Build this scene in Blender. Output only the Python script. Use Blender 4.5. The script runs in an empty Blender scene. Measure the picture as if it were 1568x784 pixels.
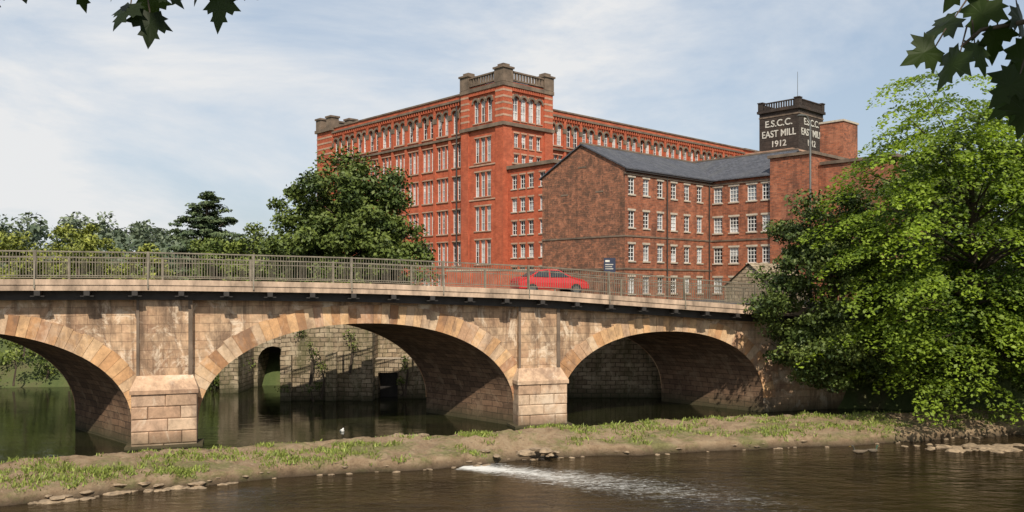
import bpy, bmesh, math, random
import numpy as np
from mathutils import Vector, Matrix, noise
random.seed(7); rng=np.random.default_rng(7)
scene=bpy.context.scene
COL=scene.collection

# ------------------------------------------------------------------ materials
def newmat(name):
    m=bpy.data.materials.new(name); m.use_nodes=True
    nt=m.node_tree; b=nt.nodes['Principled BSDF']
    return m,nt,b
def ramp(nt,fac,stops):
    r=nt.nodes.new('ShaderNodeValToRGB'); e=r.color_ramp.elements
    while len(e)<len(stops): e.new(0.5)
    for i,(p,c) in enumerate(stops):
        e[i].position=p; e[i].color=(c[0],c[1],c[2],1) if not isinstance(c,(int,float)) else (c,c,c,1)
    nt.links.new(fac,r.inputs['Fac']); return r.outputs['Color']
def mix(nt,fac,a,b,mode='MIX'):
    n=nt.nodes.new('ShaderNodeMix'); n.data_type='RGBA'; n.blend_type=mode
    for s,v in ((0,fac),(6,a),(7,b)):
        if isinstance(v,bpy.types.NodeSocket): nt.links.new(v,n.inputs[s])
        elif isinstance(v,(int,float)): n.inputs[s].default_value=v if s==0 else (v,v,v,1)
        else: n.inputs[s].default_value=(*v,1)
    return n.outputs[2]
def noise_t(nt,vec,scale,detail=4,rough=.6,dist=0,out='Fac'):
    n=nt.nodes.new('ShaderNodeTexNoise'); n.inputs['Scale'].default_value=scale
    n.inputs['Detail'].default_value=detail; n.inputs['Roughness'].default_value=rough; n.inputs['Distortion'].default_value=dist
    if vec: nt.links.new(vec,n.inputs['Vector'])
    return n.outputs[out]
def mapping(nt,vec,scale,loc=(0,0,0)):
    n=nt.nodes.new('ShaderNodeMapping'); n.inputs['Scale'].default_value=scale; n.inputs['Location'].default_value=loc
    nt.links.new(vec,n.inputs['Vector']); return n.outputs[0]
def bump(nt,b,h,strength=.3,dist=.05):
    n=nt.nodes.new('ShaderNodeBump'); n.inputs['Strength'].default_value=strength; n.inputs['Distance'].default_value=dist
    nt.links.new(h,n.inputs['Height']); nt.links.new(n.outputs[0],b.inputs['Normal']); return n

def flat(name,c,rough=.8,metal=0,spec=None,var=.25,scale=3.,vstretch=1.):
    m,nt,b=newmat(name)
    tc=nt.nodes.new('ShaderNodeTexCoord').outputs['Object']
    if vstretch!=1: tc=mapping(nt,tc,(1,1,vstretch))
    f=noise_t(nt,tc,scale,6,.65)
    col=ramp(nt,f,[(.3,[x*(1-var) for x in c]),(.7,[min(1,x*(1+var)) for x in c])])
    nt.links.new(col,b.inputs['Base Color']); b.inputs['Roughness'].default_value=rough; b.inputs['Metallic'].default_value=metal
    return m

def brickmat(name,c1,c2,mortar,bw,bh,ms=.012,stain=(.05,.035,.02),stain_amt=.5,stain_lo=.5,stain_hi=.75,pale=None,pale_amt=.0,nscale=.25,bumps=.4,streak=True,offset=.5,warp=0.,tints=None,streaks=0.,wet=False,sstretch=.35):
    m,nt,b=newmat(name)
    tcn=nt.nodes.new('ShaderNodeTexCoord'); uv0=tcn.outputs['UV']; uv=uv0
    if warp:
        nc=noise_t(nt,uv0,1.1,3,.5,0,'Color')
        va=nt.nodes.new('ShaderNodeVectorMath'); va.operation='SUBTRACT'; nt.links.new(nc,va.inputs[0]); va.inputs[1].default_value=(.5,.5,.5)
        vb=nt.nodes.new('ShaderNodeVectorMath'); vb.operation='SCALE'; nt.links.new(va.outputs[0],vb.inputs[0]); vb.inputs['Scale'].default_value=warp
        vc=nt.nodes.new('ShaderNodeVectorMath'); vc.operation='ADD'; nt.links.new(uv0,vc.inputs[0]); nt.links.new(vb.outputs[0],vc.inputs[1]); uv=vc.outputs[0]
    br=nt.nodes.new('ShaderNodeTexBrick'); nt.links.new(uv,br.inputs['Vector'])
    br.inputs['Scale'].default_value=1; br.inputs['Brick Width'].default_value=bw; br.inputs['Row Height'].default_value=bh
    br.inputs['Mortar Size'].default_value=ms; br.inputs['Mortar Smooth'].default_value=.3
    br.inputs['Color1'].default_value=(*c1,1); br.inputs['Color2'].default_value=(*c2,1); br.inputs['Mortar'].default_value=(*mortar,1)
    br.offset=offset
    col=br.outputs['Color']
    if tints:
        n0=noise_t(nt,uv0,nscale*2.3,5,.6,.5); t=ramp(nt,n0,[(.35,tints[0]),(.5,tints[1]),(.65,tints[2])])
        col=mix(nt,.35,col,t)
    n1=noise_t(nt,uv0,nscale*7,7,.7)
    col=mix(nt,1.0,col,ramp(nt,n1,[(.3,.66),(.7,1.26)]),'MULTIPLY')
    sv=mapping(nt,uv0,(1,sstretch,1)) if streak else uv0
    n2=noise_t(nt,sv,nscale,8,.75,.4)
    fac=ramp(nt,n2,[(stain_lo,0.),(stain_hi,stain_amt)])
    col=mix(nt,fac,col,stain)
    if pale:
        n3=noise_t(nt,mapping(nt,uv0,(1.3,.9,1),(7,3,0)),nscale*1.7,9,.78,.6)
        col=mix(nt,ramp(nt,n3,[(.52,0.),(.60,pale_amt)]),col,pale)
    if streaks:
        n4=noise_t(nt,mapping(nt,uv0,(1.5,.10,1)),1.,7,.7,.15)
        col=mix(nt,ramp(nt,n4,[(.52,0.),(.64,streaks)]),col,[c*.7 for c in stain])
    if wet:
        sx=nt.nodes.new('ShaderNodeSeparateXYZ'); nt.links.new(tcn.outputs['Object'],sx.inputs[0])
        mr=nt.nodes.new('ShaderNodeMapRange'); nt.links.new(sx.outputs[2],mr.inputs[0]); mr.inputs[1].default_value=.05; mr.inputs[2].default_value=.9; mr.inputs[3].default_value=.85; mr.inputs[4].default_value=0
        col=mix(nt,mr.outputs[0],col,(.05,.05,.026))
    nt.links.new(col,b.inputs['Base Color']); b.inputs['Roughness'].default_value=.9
    b.inputs['Specular IOR Level'].default_value=.2
    inv=nt.nodes.new('ShaderNodeInvert'); nt.links.new(br.outputs['Fac'],inv.inputs['Color'])
    h=mix(nt,.45,inv.outputs[0],n1)
    bump(nt,b,h,bumps,.04)
    return m

mill_brick=brickmat('mill_red_brick',(.50,.118,.057),(.40,.088,.045),(.38,.17,.105),.46,.15,.012,stain=(.24,.068,.045),stain_amt=.55,nscale=.12,streaks=.22)
old_brick=brickmat('old_brown_brick',(.40,.135,.07),(.20,.075,.046),(.27,.16,.11),.5,.17,.016,stain=(.075,.045,.034),stain_amt=.65,stain_lo=.5,stain_hi=.64,nscale=.35,pale=(.46,.2,.12),pale_amt=.45,streaks=.3)
gable_brick=brickmat('weathered_gable_brick',(.42,.17,.092),(.15,.07,.048),(.27,.17,.115),.6,.2,.022,stain=(.085,.058,.043),stain_amt=.7,stain_lo=.45,stain_hi=.58,pale=(.50,.22,.13),pale_amt=.6,nscale=.9,streak=True,sstretch=1.7,bumps=.9,tints=((.13,.075,.052),(.27,.12,.075),(.40,.16,.09)),streaks=.45)
bridge_stone=brickmat('bridge_sandstone',(.58,.41,.27),(.37,.235,.15),(.21,.145,.10),.95,.40,.012,stain=(.15,.10,.07),stain_amt=.8,stain_lo=.50,stain_hi=.61,pale=(.72,.59,.45),pale_amt=.8,nscale=.42,bumps=.7,warp=.07,tints=((.42,.23,.14),(.56,.37,.22),(.52,.41,.29)),streaks=.65,wet=True)
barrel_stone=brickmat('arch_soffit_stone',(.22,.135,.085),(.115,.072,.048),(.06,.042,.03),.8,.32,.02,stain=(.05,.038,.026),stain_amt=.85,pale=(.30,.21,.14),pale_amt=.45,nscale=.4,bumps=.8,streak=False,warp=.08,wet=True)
ruin_stone=brickmat('weir_wall_stone',(.42,.335,.235),(.22,.165,.11),(.10,.08,.055),.62,.29,.03,stain=(.09,.09,.04),stain_amt=.75,stain_lo=.48,stain_hi=.62,pale=(.5,.42,.3),pale_amt=.5,nscale=.45,bumps=.9,warp=.22,streaks=.4,wet=True)
black_stone=brickmat('blackened_stone',(.055,.043,.037),(.035,.028,.025),(.075,.06,.052),.9,.4,.02,stain=(.11,.07,.05),stain_amt=.5,nscale=.2)
slate=brickmat('slate_roof',(.095,.1,.118),(.065,.07,.084),(.04,.04,.045),.5,.35,.015,stain=(.14,.14,.13),stain_amt=.5,nscale=.5,bumps=.5)
trim_stone=flat('weathered_trim_stone',(.15,.11,.08),.9,var=.5,scale=.8)
pale_stone=flat('pale_band_stone',(.40,.25,.175),.9,var=.3,scale=.8)
sill_white=flat('painted_sill',(.46,.40,.32),.7,var=.25)
frame_white=flat('white_window_frame',(.72,.72,.70),.5,var=.08)
coping=flat('coping_stone',(.40,.33,.25),.9,var=.3,scale=1.5)
concrete=flat('bridge_deck_concrete',(.40,.295,.215),.9,var=.6,scale=1.6,vstretch=.35)
steel=flat('railing_steel',(.19,.165,.125),.5,.2,var=.35)
dark_steel_and_shade=flat('dark_steel_and_opening_shade',(.035,.03,.027),.6,.2,var=.3)
asphalt=flat('asphalt',(.05,.05,.052),.9,var=.2,scale=8)
lamp_metal=flat('lamp_galvanised',(.10,.105,.10),.6,.3,var=.15)
bark=flat('tree_bark',(.07,.052,.036),.95,var=.4,scale=2)
rockm=flat('river_rock',(.25,.185,.12),.9,var=.55,scale=3)
darkroof=flat('flat_roof_felt',(.08,.08,.08),.9)

def glass(name,c,rough=.12):
    m,nt,b=newmat(name)
    tc=nt.nodes.new('ShaderNodeTexCoord').outputs['Object']
    f=noise_t(nt,tc,.9,3)
    nt.links.new(ramp(nt,f,[(.35,[x*.55 for x in c]),(.65,[min(1,x*1.3) for x in c])]),b.inputs['Base Color'])
    b.inputs['Roughness'].default_value=rough; b.inputs['IOR'].default_value=1.5
    return m
g_dark=glass('window_glass_dark',(.035,.04,.045)); g_mid=glass('window_glass_grey',(.20,.225,.25)); g_pale=glass('window_glass_pale',(.46,.48,.49),.3)  # pale variant has a lighter base colour and a rougher surface

def ringmat(name,pale_amt,cols):
    m,nt,b=newmat(name)
    g=nt.nodes.new('ShaderNodeNewGeometry').outputs['Random Per Island']
    tc=nt.nodes.new('ShaderNodeTexCoord').outputs['Object']
    c=ramp(nt,g,cols)
    n1=noise_t(nt,tc,2.2,8,.72); c=mix(nt,1.,c,ramp(nt,n1,[(.3,.6),(.7,1.25)]),'MULTIPLY')
    n3=noise_t(nt,mapping(nt,tc,(1,1,.6),(4,4,1)),.7,8,.75,.5); c=mix(nt,ramp(nt,n3,[(.52,0.),(.61,pale_amt)]),c,(.68,.55,.42))
    n2=noise_t(nt,mapping(nt,tc,(1,1,.45)),.6,8,.75,.4); c=mix(nt,ramp(nt,n2,[(.51,0.),(.62,.65)]),c,(.18,.115,.08))
    sx=nt.nodes.new('ShaderNodeSeparateXYZ'); nt.links.new(tc,sx.inputs[0])
    mr=nt.nodes.new('ShaderNodeMapRange'); nt.links.new(sx.outputs[2],mr.inputs[0]); mr.inputs[1].default_value=0; mr.inputs[2].default_value=.8; mr.inputs[3].default_value=.85; mr.inputs[4].default_value=0
    c=mix(nt,mr.outputs[0],c,(.06,.055,.03))
    nt.links.new(c,b.inputs['Base Color']); b.inputs['Roughness'].default_value=.9; bump(nt,b,n1,.6,.06)
    return m
ring_stone=ringmat('voussoir_sandstone',.35,[(0,(.34,.175,.085)),(.25,(.55,.31,.15)),(.5,(.63,.40,.21)),(.75,(.56,.41,.27)),(1,(.42,.21,.11))])
pier_stone=ringmat('pier_sandstone',.7,[(0,(.40,.25,.16)),(.3,(.52,.35,.23)),(.6,(.58,.43,.30)),(1,(.48,.31,.21))])

def leafmat(name,dark,light,trans=0.):
    m,nt,b=newmat(name)
    a=nt.nodes.new('ShaderNodeAttribute'); a.attribute_name='tint'
    c=ramp(nt,a.outputs['Fac'],[(0,dark),(1,light)])
    nt.links.new(c,b.inputs['Base Color']); b.inputs['Roughness'].default_value=.55; b.inputs['Specular IOR Level'].default_value=.3
    if trans:
        t=nt.nodes.new('ShaderNodeBsdfTranslucent')
        tcx=mix(nt,1.,c,(1.3,1.35,.5),'MULTIPLY'); nt.links.new(tcx,t.inputs['Color'])
        ms=nt.nodes.new('ShaderNodeMixShader'); ms.inputs[0].default_value=trans
        nt.links.new(b.outputs[0],ms.inputs[1]); nt.links.new(t.outputs[0],ms.inputs[2])
        nt.links.new(ms.outputs[0],nt.nodes['Material Output'].inputs['Surface'])
    return m
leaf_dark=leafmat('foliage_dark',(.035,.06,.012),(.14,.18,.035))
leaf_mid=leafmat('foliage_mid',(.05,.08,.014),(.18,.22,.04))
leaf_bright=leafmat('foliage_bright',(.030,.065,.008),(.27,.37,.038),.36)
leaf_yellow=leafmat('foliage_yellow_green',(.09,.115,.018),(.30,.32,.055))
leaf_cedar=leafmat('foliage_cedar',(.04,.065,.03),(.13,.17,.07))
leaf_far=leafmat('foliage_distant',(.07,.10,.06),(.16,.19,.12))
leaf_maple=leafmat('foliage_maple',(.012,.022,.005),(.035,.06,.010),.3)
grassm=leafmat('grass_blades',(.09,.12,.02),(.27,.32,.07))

# ------------------------------------------------------------------ mesh helper
class MB:
    def __init__(s): s.v=[];s.f=[];s.m=[];s.uv=[];s.mats=[]
    def mi(s,mat):
        if mat not in s.mats: s.mats.append(mat)
        return s.mats.index(mat)
    def face(s,pts,mat,uv=None):
        i=len(s.v); s.v.extend([tuple(p) for p in pts]); s.f.append(tuple(range(i,i+len(pts)))); s.m.append(s.mi(mat))
        if uv is None:
            a,b,c=Vector(pts[0]),Vector(pts[1]),Vector(pts[2])
            n=(b-a).cross(c-a)
            if n.length<1e-9 and len(pts)>3: n=(c-a).cross(Vector(pts[3])-a)
            if n.length>1e-12: n.normalize()
            if abs(n.z)>.95: uv=[(p[0],p[1]) for p in pts]
            else:
                if n.z<0: n=-n
                t=Vector((-n.y,n.x,0)); t.normalize()
                if t.x<0: t=-t
                up=n.cross(t); 
                if up.z<0: up=-up
                uv=[(Vector(p).dot(t),Vector(p).dot(up)) for p in pts]
        s.uv.extend(uv)
    def boxp(s,P,mat,skip=()):
        for k,q in enumerate(((0,1,2,3),(4,5,6,7),(0,1,5,4),(1,2,6,5),(2,3,7,6),(3,0,4,7))):
            if k in skip: continue
            s.face([P[i] for i in q],mat)
    def box(s,F,a0,a1,b0,b1,z0,z1,mat,skip=()):
        s.boxp([F(a0,b0,z0),F(a1,b0,z0),F(a1,b1,z0),F(a0,b1,z0),F(a0,b0,z1),F(a1,b0,z1),F(a1,b1,z1),F(a0,b1,z1)],mat,skip)
    def tube(s,pts,rad,mat,seg=7,cap=True,flatz=1.):
        pts=[Vector(p) for p in pts]; rings=[]
        for i,p in enumerate(pts):
            d=(pts[min(i+1,len(pts)-1)]-pts[max(i-1,0)]).normalized()
            x=d.cross(Vector((0,0,1))); 
            if x.length<.05: x=Vector((1,0,0))
            x.normalize(); y=x.cross(d).normalized()
            rings.append([p+x*math.cos(2*math.pi*k/seg)*rad[i]+y*math.sin(2*math.pi*k/seg)*rad[i]*flatz for k in range(seg)])
        base=len(s.v)
        for r in rings: s.v.extend([tuple(q) for q in r])
        for i in range(len(rings)-1):
            for k in range(seg):
                k2=(k+1)%seg
                s.f.append((base+i*seg+k,base+i*seg+k2,base+(i+1)*seg+k2,base+(i+1)*seg+k)); s.m.append(s.mi(mat)); s.uv.extend([(k/seg,i),( (k+1)/seg,i),((k+1)/seg,i+1),(k/seg,i+1)])
        if cap:
            for i in (0,len(rings)-1):
                s.f.append(tuple(base+i*seg+k for k in range(seg))); s.m.append(s.mi(mat)); s.uv.extend([(0,0)]*seg)
    def build(s,name,parent=None,smooth=False):
        me=bpy.data.meshes.new(name); me.from_pydata(s.v,[],s.f)
        for m in s.mats: me.materials.append(m)
        me.polygons.foreach_set('material_index',s.m)
        uvl=me.uv_layers.new(name='UVMap'); uvl.data.foreach_set('uv',[c for u in s.uv for c in u])
        if smooth: me.polygons.foreach_set('use_smooth',[True]*len(s.f))
        me.update()
        o=bpy.data.objects.new(name,me); COL.objects.link(o)
        if parent: o.parent=parent
        return o
def empty(name,loc=(0,0,0)):
    e=bpy.data.objects.new(name,None); COL.objects.link(e); e.empty_display_size=.5
    return e
def frame(ox,oy,ax,ay):
    def F(a,b,z): return (ox+ax[0]*a+ay[0]*b, oy+ax[1]*a+ay[1]*b, z)
    return F
def smooth(x,a,b):
    t=np.clip((x-a)/(b-a),0,1); return t*t*(3-2*t)

# ------------------------------------------------------------------ walls with openings
def pbox(mb,P,s0,s1,z0,z1,d0,d1,mat):
    mb.boxp([P(s0,z0,d0),P(s1,z0,d0),P(s1,z0,d1),P(s0,z0,d1),P(s0,z1,d0),P(s1,z1,d0),P(s1,z1,d1),P(s0,z1,d1)],mat)
def wall(mb,mw,P,s0,s1,z0,z1,ops,mat,depth=.28,sill=None,lintel=None,hood=None,nx=2,nz=3,gw=(.35,.35,.3),lh=.2):
    R=lambda x:round(x,4)
    xs=sorted({R(s0),R(s1)}|{R(o[0]) for o in ops}|{R(o[1]) for o in ops})
    zs=sorted({R(z0),R(z1)}|{R(o[2]) for o in ops}|{R(o[3]) for o in ops})
    for i in range(len(zs)-1):
        zc=(zs[i]+zs[i+1])/2
        row=[o for o in ops if o[2]<zc<o[3]]
        run=None
        for j in range(len(xs)-1):
            xc=(xs[j]+xs[j+1])/2
            hole=any(o[0]<xc<o[1] for o in row)
            if not hole and run is None: run=xs[j]
            if hole and run is not None:
                mb.face([P(run,zs[i],0),P(xs[j],zs[i],0),P(xs[j],zs[i+1],0),P(run,zs[i+1],0)],mat); run=None
        if run is not None: mb.face([P(run,zs[i],0),P(xs[-1],zs[i],0),P(xs[-1],zs[i+1],0),P(run,zs[i+1],0)],mat)
    for (sa,sb,za,zb,arch) in ops:
        D=depth
        mb.face([P(sa,za,0),P(sa,zb,0),P(sa,zb,D),P(sa,za,D)],mat)
        mb.face([P(sb,za,0),P(sb,zb,0),P(sb,zb,D),P(sb,za,D)],mat)
        mb.face([P(sa,za,0),P(sb,za,0),P(sb,za,D),P(sa,za,D)],mat)
        mb.face([P(sa,zb,0),P(sb,zb,0),P(sb,zb,D),P(sa,zb,D)],mat)
        g=random.choices([g_dark,g_mid,g_pale],(gw if not arch else (.2,.45,.35)))[0]
        if random.random()<.35:
            zm=za+(zb-za)*random.uniform(.35,.65); g2=random.choice([g_dark,g_mid,g_pale])
            mw.face([P(sa,za,D),P(sb,za,D),P(sb,zm,D),P(sa,zm,D)],g2); mw.face([P(sa,zm,D),P(sb,zm,D),P(sb,zb,D),P(sa,zb,D)],g)
        else: mw.face([P(sa,za,D),P(sb,za,D),P(sb,zb,D),P(sa,zb,D)],g)
        fw=.07; d0,d1=D-.07,D-.01
        pbox(mw,P,sa+.002,sa+fw,za,zb,d0,d1,frame_white); pbox(mw,P,sb-fw,sb-.002,za,zb,d0,d1,frame_white)
        pbox(mw,P,sa+fw,sb-fw,za+.002,za+fw,d0,d1,frame_white); pbox(mw,P,sa+fw,sb-fw,zb-fw,zb-.002,d0,d1,frame_white)
        for k in range(1,nx):
            x=sa+(sb-sa)*k/nx; pbox(mw,P,x-.025,x+.025,za+fw,zb-fw,d0+.01,d1-.01,frame_white)
        for k in range(1,nz):
            z=za+(zb-za)*k/nz; pbox(mw,P,sa+fw,sb-fw,z-.03,z+.03,d0+.013,d1-.013,frame_white)
        if arch:
            r=(sb-sa)/2; c=(sa+sb)/2; zc=zb-r; K=10; D2=D-.1
            arc=[(c+r*math.cos(math.pi*k/K),zc+r*math.sin(math.pi*k/K)) for k in range(K+1)]
            for k in range(K):
                p,q=arc[k],arc[k+1]; cor=(sb,zb) if k<K/2 else (sa,zb)
                mb.face([P(cor[0],cor[1],.002),P(p[0],p[1],.002),P(q[0],q[1],.002)],mat)
                mb.face([P(p[0],p[1],0),P(q[0],q[1],0),P(q[0],q[1],D2),P(p[0],p[1],D2)],mat)
                mb.face([P(cor[0],cor[1],D2),P(p[0],p[1],D2),P(q[0],q[1],D2)],mat)
                if hood:
                    t=.28; po=(c+(r+t)*math.cos(math.pi*k/K),zc+(r+t)*math.sin(math.pi*k/K)); qo=(c+(r+t)*math.cos(math.pi*(k+1)/K),zc+(r+t)*math.sin(math.pi*(k+1)/K))
                    mb.boxp([P(p[0],p[1],-.14),P(q[0],q[1],-.14),P(q[0],q[1],.01),P(p[0],p[1],.01),P(po[0],po[1],-.14),P(qo[0],qo[1],-.14),P(qo[0],qo[1],.01),P(po[0],po[1],.01)],hood)
        if sill: pbox(mb,P,sa-.1,sb+.1,za-.14,za-.003,-.1,.06,sill)
        if lintel: pbox(mb,P,sa-.12,sb+.12,zb+.003,zb+lh,-.03,.06,lintel)

def balustrade(mb,P,s0,s1,z0,h,d0,d1,mat):
    pbox(mb,P,s0,s1,z0,z0+.18,d0,d1,mat); pbox(mb,P,s0,s1,z0+h-.2,z0+h,d0,d1,mat)
    n=max(2,int((s1-s0)/.5))
    for i in range(n):
        c=s0+(s1-s0)*(i+.5)/n; pbox(mb,P,c-.11,c+.11,z0+.18,z0+h-.2,d0+.08,d1-.08,mat)

RR=(.731,.683); LL=(-.683,.731)
G0=5.6
# ================================================================== MILL
mill=empty('red_brick_mill')
M=frame(-1.1,108,RR,LL)
mb=MB(); mw=MB(); mt=MB()
TW,TD=8.6,8.0
PL=lambda s,z,d: M(d,s,z)
PR=lambda s,z,d: M(s,d,z)
rows=[(10.3,13.5),(14.7,17.9),(19.2,22.4),(23.7,26.9)]
ops=[]
for za,zb in [(6.0,9.0)]+rows:
    for c in (2.85,4.0,5.15): ops.append((c-.46,c+.46,za,zb,False))
for c in (2.65,4.0,5.35): ops.append((c-.5,c+.5,28.9,32.0,True))
wall(mb,mw,PL,0,TD,G0-1,33.8,ops,mill_brick,.3,pale_stone,pale_stone,trim_stone,2,3,gw=(.3,.45,.25))
ops=[]
for za,zb in [(10.4,12.6),(14.8,17.0),(19.0,21.0),(22.9,24.5),(25.4,27.2)]:
    for c in (2.3,3.65,5.0,6.35): ops.append((c-.42,c+.42,za,zb,False))
for c in (2.2,3.6,5.0,6.4): ops.append((c-.5,c+.5,28.9,32.0,True))
wall(mb,mw,PR,0,TW,G0-1,33.8,ops,mill_brick,.3,pale_stone,pale_stone,trim_stone,2,3,gw=(.3,.45,.25))
mb.face([M(TW,0,G0-1),M(TW,TD,G0-1),M(TW,TD,33.8),M(TW,0,33.8)],mill_brick)
mb.face([M(0,TD,G0-1),M(TW,TD,G0-1),M(TW,TD,33.8),M(0,TD,33.8)],mill_brick)
mb.face([M(0,0,33.7),M(TW,0,33.7),M(TW,TD,33.7),M(0,TD,33.7)],darkroof)
for (a0,a1,b0,b1) in ((-.22,1.3,-.22,1.3),(-.22,1.3,TD-1.3,TD+.22),(TW-1.3,TW+.22,-.22,1.3),(TW-1.3,TW+.22,TD-1.3,TD+.22)):
    mb.box(M,a0,a1,b0,b1,G0-1,33.59,mill_brick)
    for z in (29.2,30.0,30.8,31.6,32.4):
        mt.box(M,a0-.02,a1+.02,b0-.02,b1+.02,z,z+.26,pale_stone)
    mt.box(M,a0-.1,a1+.1,b0-.1,b1+.1,33.6,35.3,trim_stone)
    mt.box(M,a0-.25,a1+.25,b0-.25,b1+.25,35.31,35.55,trim_stone)
    mt.box(M,a0+.2,a1-.2,b0+.2,b1-.2,35.56,35.95,trim_stone)
for z,h,p in ((28.0,.45,.4),(33.05,.5,.35),(23.2,.2,.1),(18.7,.18,.1)):
    mt.box(M,-p,TW+p,-p,TD+p,z,z+h,trim_stone if h>.3 else pale_stone,skip=())
n=18
for i in range(n):
    x=1.5+i*(TD-3)/(n-1); pbox(mt,PL,x-.1,x+.1,32.55,33.04,-.25,.02,mill_brick)
    x=1.5+i*(TW-3)/(n-1); pbox(mt,PR,x-.1,x+.1,32.55,33.04,-.25,.02,mill_brick)
balustrade(mt,PL,1.4,TD-1.4,33.9,1.25,-.15,.25,trim_stone)
balustrade(mt,PR,1.4,TW-1.4,33.9,1.25,-.15,.25,trim_stone)
balustrade(mt,lambda s,z,d:M(TW-d,s,z),1.4,TD-1.4,33.9,1.25,-.15,.25,trim_stone)
balustrade(mt,lambda s,z,d:M(s,TD-d,z),1.4,TW-1.4,33.9,1.25,-.15,.25,trim_stone)
def facade(P,s0,nb,bw,rows,zbot,ztop):
    ops=[]
    for i in range(nb):
        c=s0+bw*(i+.5)
        for za,zb in rows:
            for k in (-1,0,1): ops.append((c+k*.97-.44,c+k*.97+.44,za,zb,False))
        for k in (-.78,.78): ops.append((c+k-.58,c+k+.58,28.35,31.5,True))
    wall(mb,mw,P,s0,s0+nb*bw,zbot,ztop,ops,mill_brick,.36,None,None,trim_stone,2,4,gw=(.3,.5,.2))
    for i in range(nb):
        c=s0+bw*(i+.5)
        for za,zb in rows:
            pbox(mt,P,c-1.42,c+1.42,za-.18,za-.003,-.14,.05,pale_stone)
            pbox(mt,P,c-1.42,c+1.42,zb+.003,zb+.16,-.04,.05,pale_stone)
        pbox(mt,P,c-1.4,c+1.4,28.15,28.347,-.14,.05,pale_stone)
        pbox(mt,P,c-.19,c+.19,30.3,30.9,-.22,.02,trim_stone)
    for i in range(nb+1):
        x=s0+bw*i; pbox(mb,P,max(s0,x-.24),min(s0+nb*bw,x+.24),zbot,32.1,-.24,.03,mill_brick)
        pbox(mt,P,x-.3,x+.3,30.2,30.9,-.32,.03,trim_stone)
    S1=s0+nb*bw
    pbox(mt,P,s0,S1,27.55,27.85,-.34,.02,trim_stone)
    n=int((S1-s0)/.55)
    for i in range(n):
        x=s0+(i+.5)*(S1-s0)/n; pbox(mt,P,x-.14,x+.14,32.0,32.5,-.28,.02,mill_brick)
    pbox(mt,P,s0,S1,32.5,32.8,-.38,.02,trim_stone)
    pbox(mt,P,s0,S1,33.38,33.6,-.14,.4,trim_stone)
facade(lambda s,z,d:M(.6+d,s,z),8.0,10,3.4,[(6.0,9.0)]+rows,G0-1,33.4)
facade(lambda s,z,d:M(s,7.5+d,z),8.6,17,3.52,rows[1:],G0-1,33.4)
EA=8.6+17*3.52
mb.face([M(.6,8,32.6),M(EA,7.5,32.6),M(EA,46,32.6),M(.6,46,32.6)],darkroof)
mb.face([M(EA,7.5,G0),M(EA,46,G0),M(EA,46,33.4),M(EA,7.5,33.4)],mill_brick)
mb.face([M(.6,46,G0),M(EA,46,G0),M(EA,46,33.4),M(.6,46,33.4)],mill_brick)
mb.box(M,.2,5,42.0,46.5,G0-1,33.0,mill_brick)
mt.box(M,-.1,5.3,41.7,46.8,33.01,33.5,trim_stone)
for z in (29.2,30.1,31,31.9): mt.box(M,.16,5.04,41.96,46.54,z,z+.28,pale_stone)
for (a,b) in ((.1,41.9),(.1,45.2),(3.6,41.9),(3.6,45.2)):
    mt.box(M,a,a+1.5,b,b+1.5,33.51,35.2,trim_stone); mt.box(M,a-.15,a+1.65,b-.15,b+1.65,35.21,35.5,trim_stone)
ops=[]
for z in (20.6,17.7,14.8,11.9,9.0):
    for b in (-1.4,-2.9,-4.4,-6.4): ops.append((b-.48,b+.48,z-.85,z+.85,False))
wall(mb,mw,lambda s,z,d:M(.59+d,s,z),-8.4,-.23,G0-1,22.3,ops,mill_brick,.25,sill_white,pale_stone,None,2,3)
mb.face([M(.59,-8.4,G0-1),M(8,-8.4,G0-1),M(8,-8.4,22.3),M(.59,-8.4,22.3)],mill_brick)
mb.face([M(8,-8.4,G0-1),M(8,-.02,G0-1),M(8,-.02,22.3),M(8,-8.4,22.3)],mill_brick)
mb.face([M(.59,-8.4,22.2),M(8,-8.4,22.2),M(8,-.23,22.2),M(.59,-.23,22.2)],darkroof)
mt.box(M,.3,8.2,-8.65,-.23,22.31,22.75,trim_stone)
mb.box(M,EA,EA+7,7.4,16,G0,33.3,mill_brick); mt.box(M,EA-.2,EA+7.1,7.1,16.2,33.31,33.6,trim_stone)
mb.box(M,EA+.6,EA+10,-2,7.38,G0,32.3,mill_brick); mt.box(M,EA+.4,EA+10.2,-2.3,7.38,32.31,32.6,pale_stone)
mt.tube([M(.25,9.7,8),M(.25,9.7,32)],[.12,.12],dark_steel_and_shade,6)
mb.build('brick_walls',mill); mw.build('windows',mill); mt.build('stone_trim',mill)

# lettered stone tower
wt=empty('blackened_stone_water_tower')
W=frame(*M(75.9,.3,0)[:2],RR,LL)
mb=MB()
mb.box(W,0,9.6,0,8.3,G0,41.2,black_stone)
mb.box(W,-.35,9.95,-.35,8.65,41.21,41.7,black_stone)
for (a,b) in ((-.2,-.2),(8.8,-.2),(-.2,7.5),(8.8,7.5)):
    mb.box(W,a,a+1.0,b,b+1.0,41.71,43.2,black_stone); mb.box(W,a-.1,a+1.1,b-.1,b+1.1,43.21,43.4,black_stone)
for f,e in ((lambda s,z,d:W(s,d,z),8.8),(lambda s,z,d:W(d,s,z),7.5),(lambda s,z,d:W(s,8.3-d,z),8.8),(lambda s,z,d:W(9.6-d,s,z),7.5)):
    balustrade(mb,f,.8,e,41.71,1.45,-.1,.3,black_stone)
for z in (40.2,): mb.box(W,-.08,9.68,-.08,8.38,z,z+.25,trim_stone)
mb.tube([W(7,4,41.3),W(7,4,50)],[.07,.04],lamp_metal,6)
mb.build('stone_body',wt)
letter=flat('white_lettering',(.5,.48,.43),.8,var=.4,scale=1.5)
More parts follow.
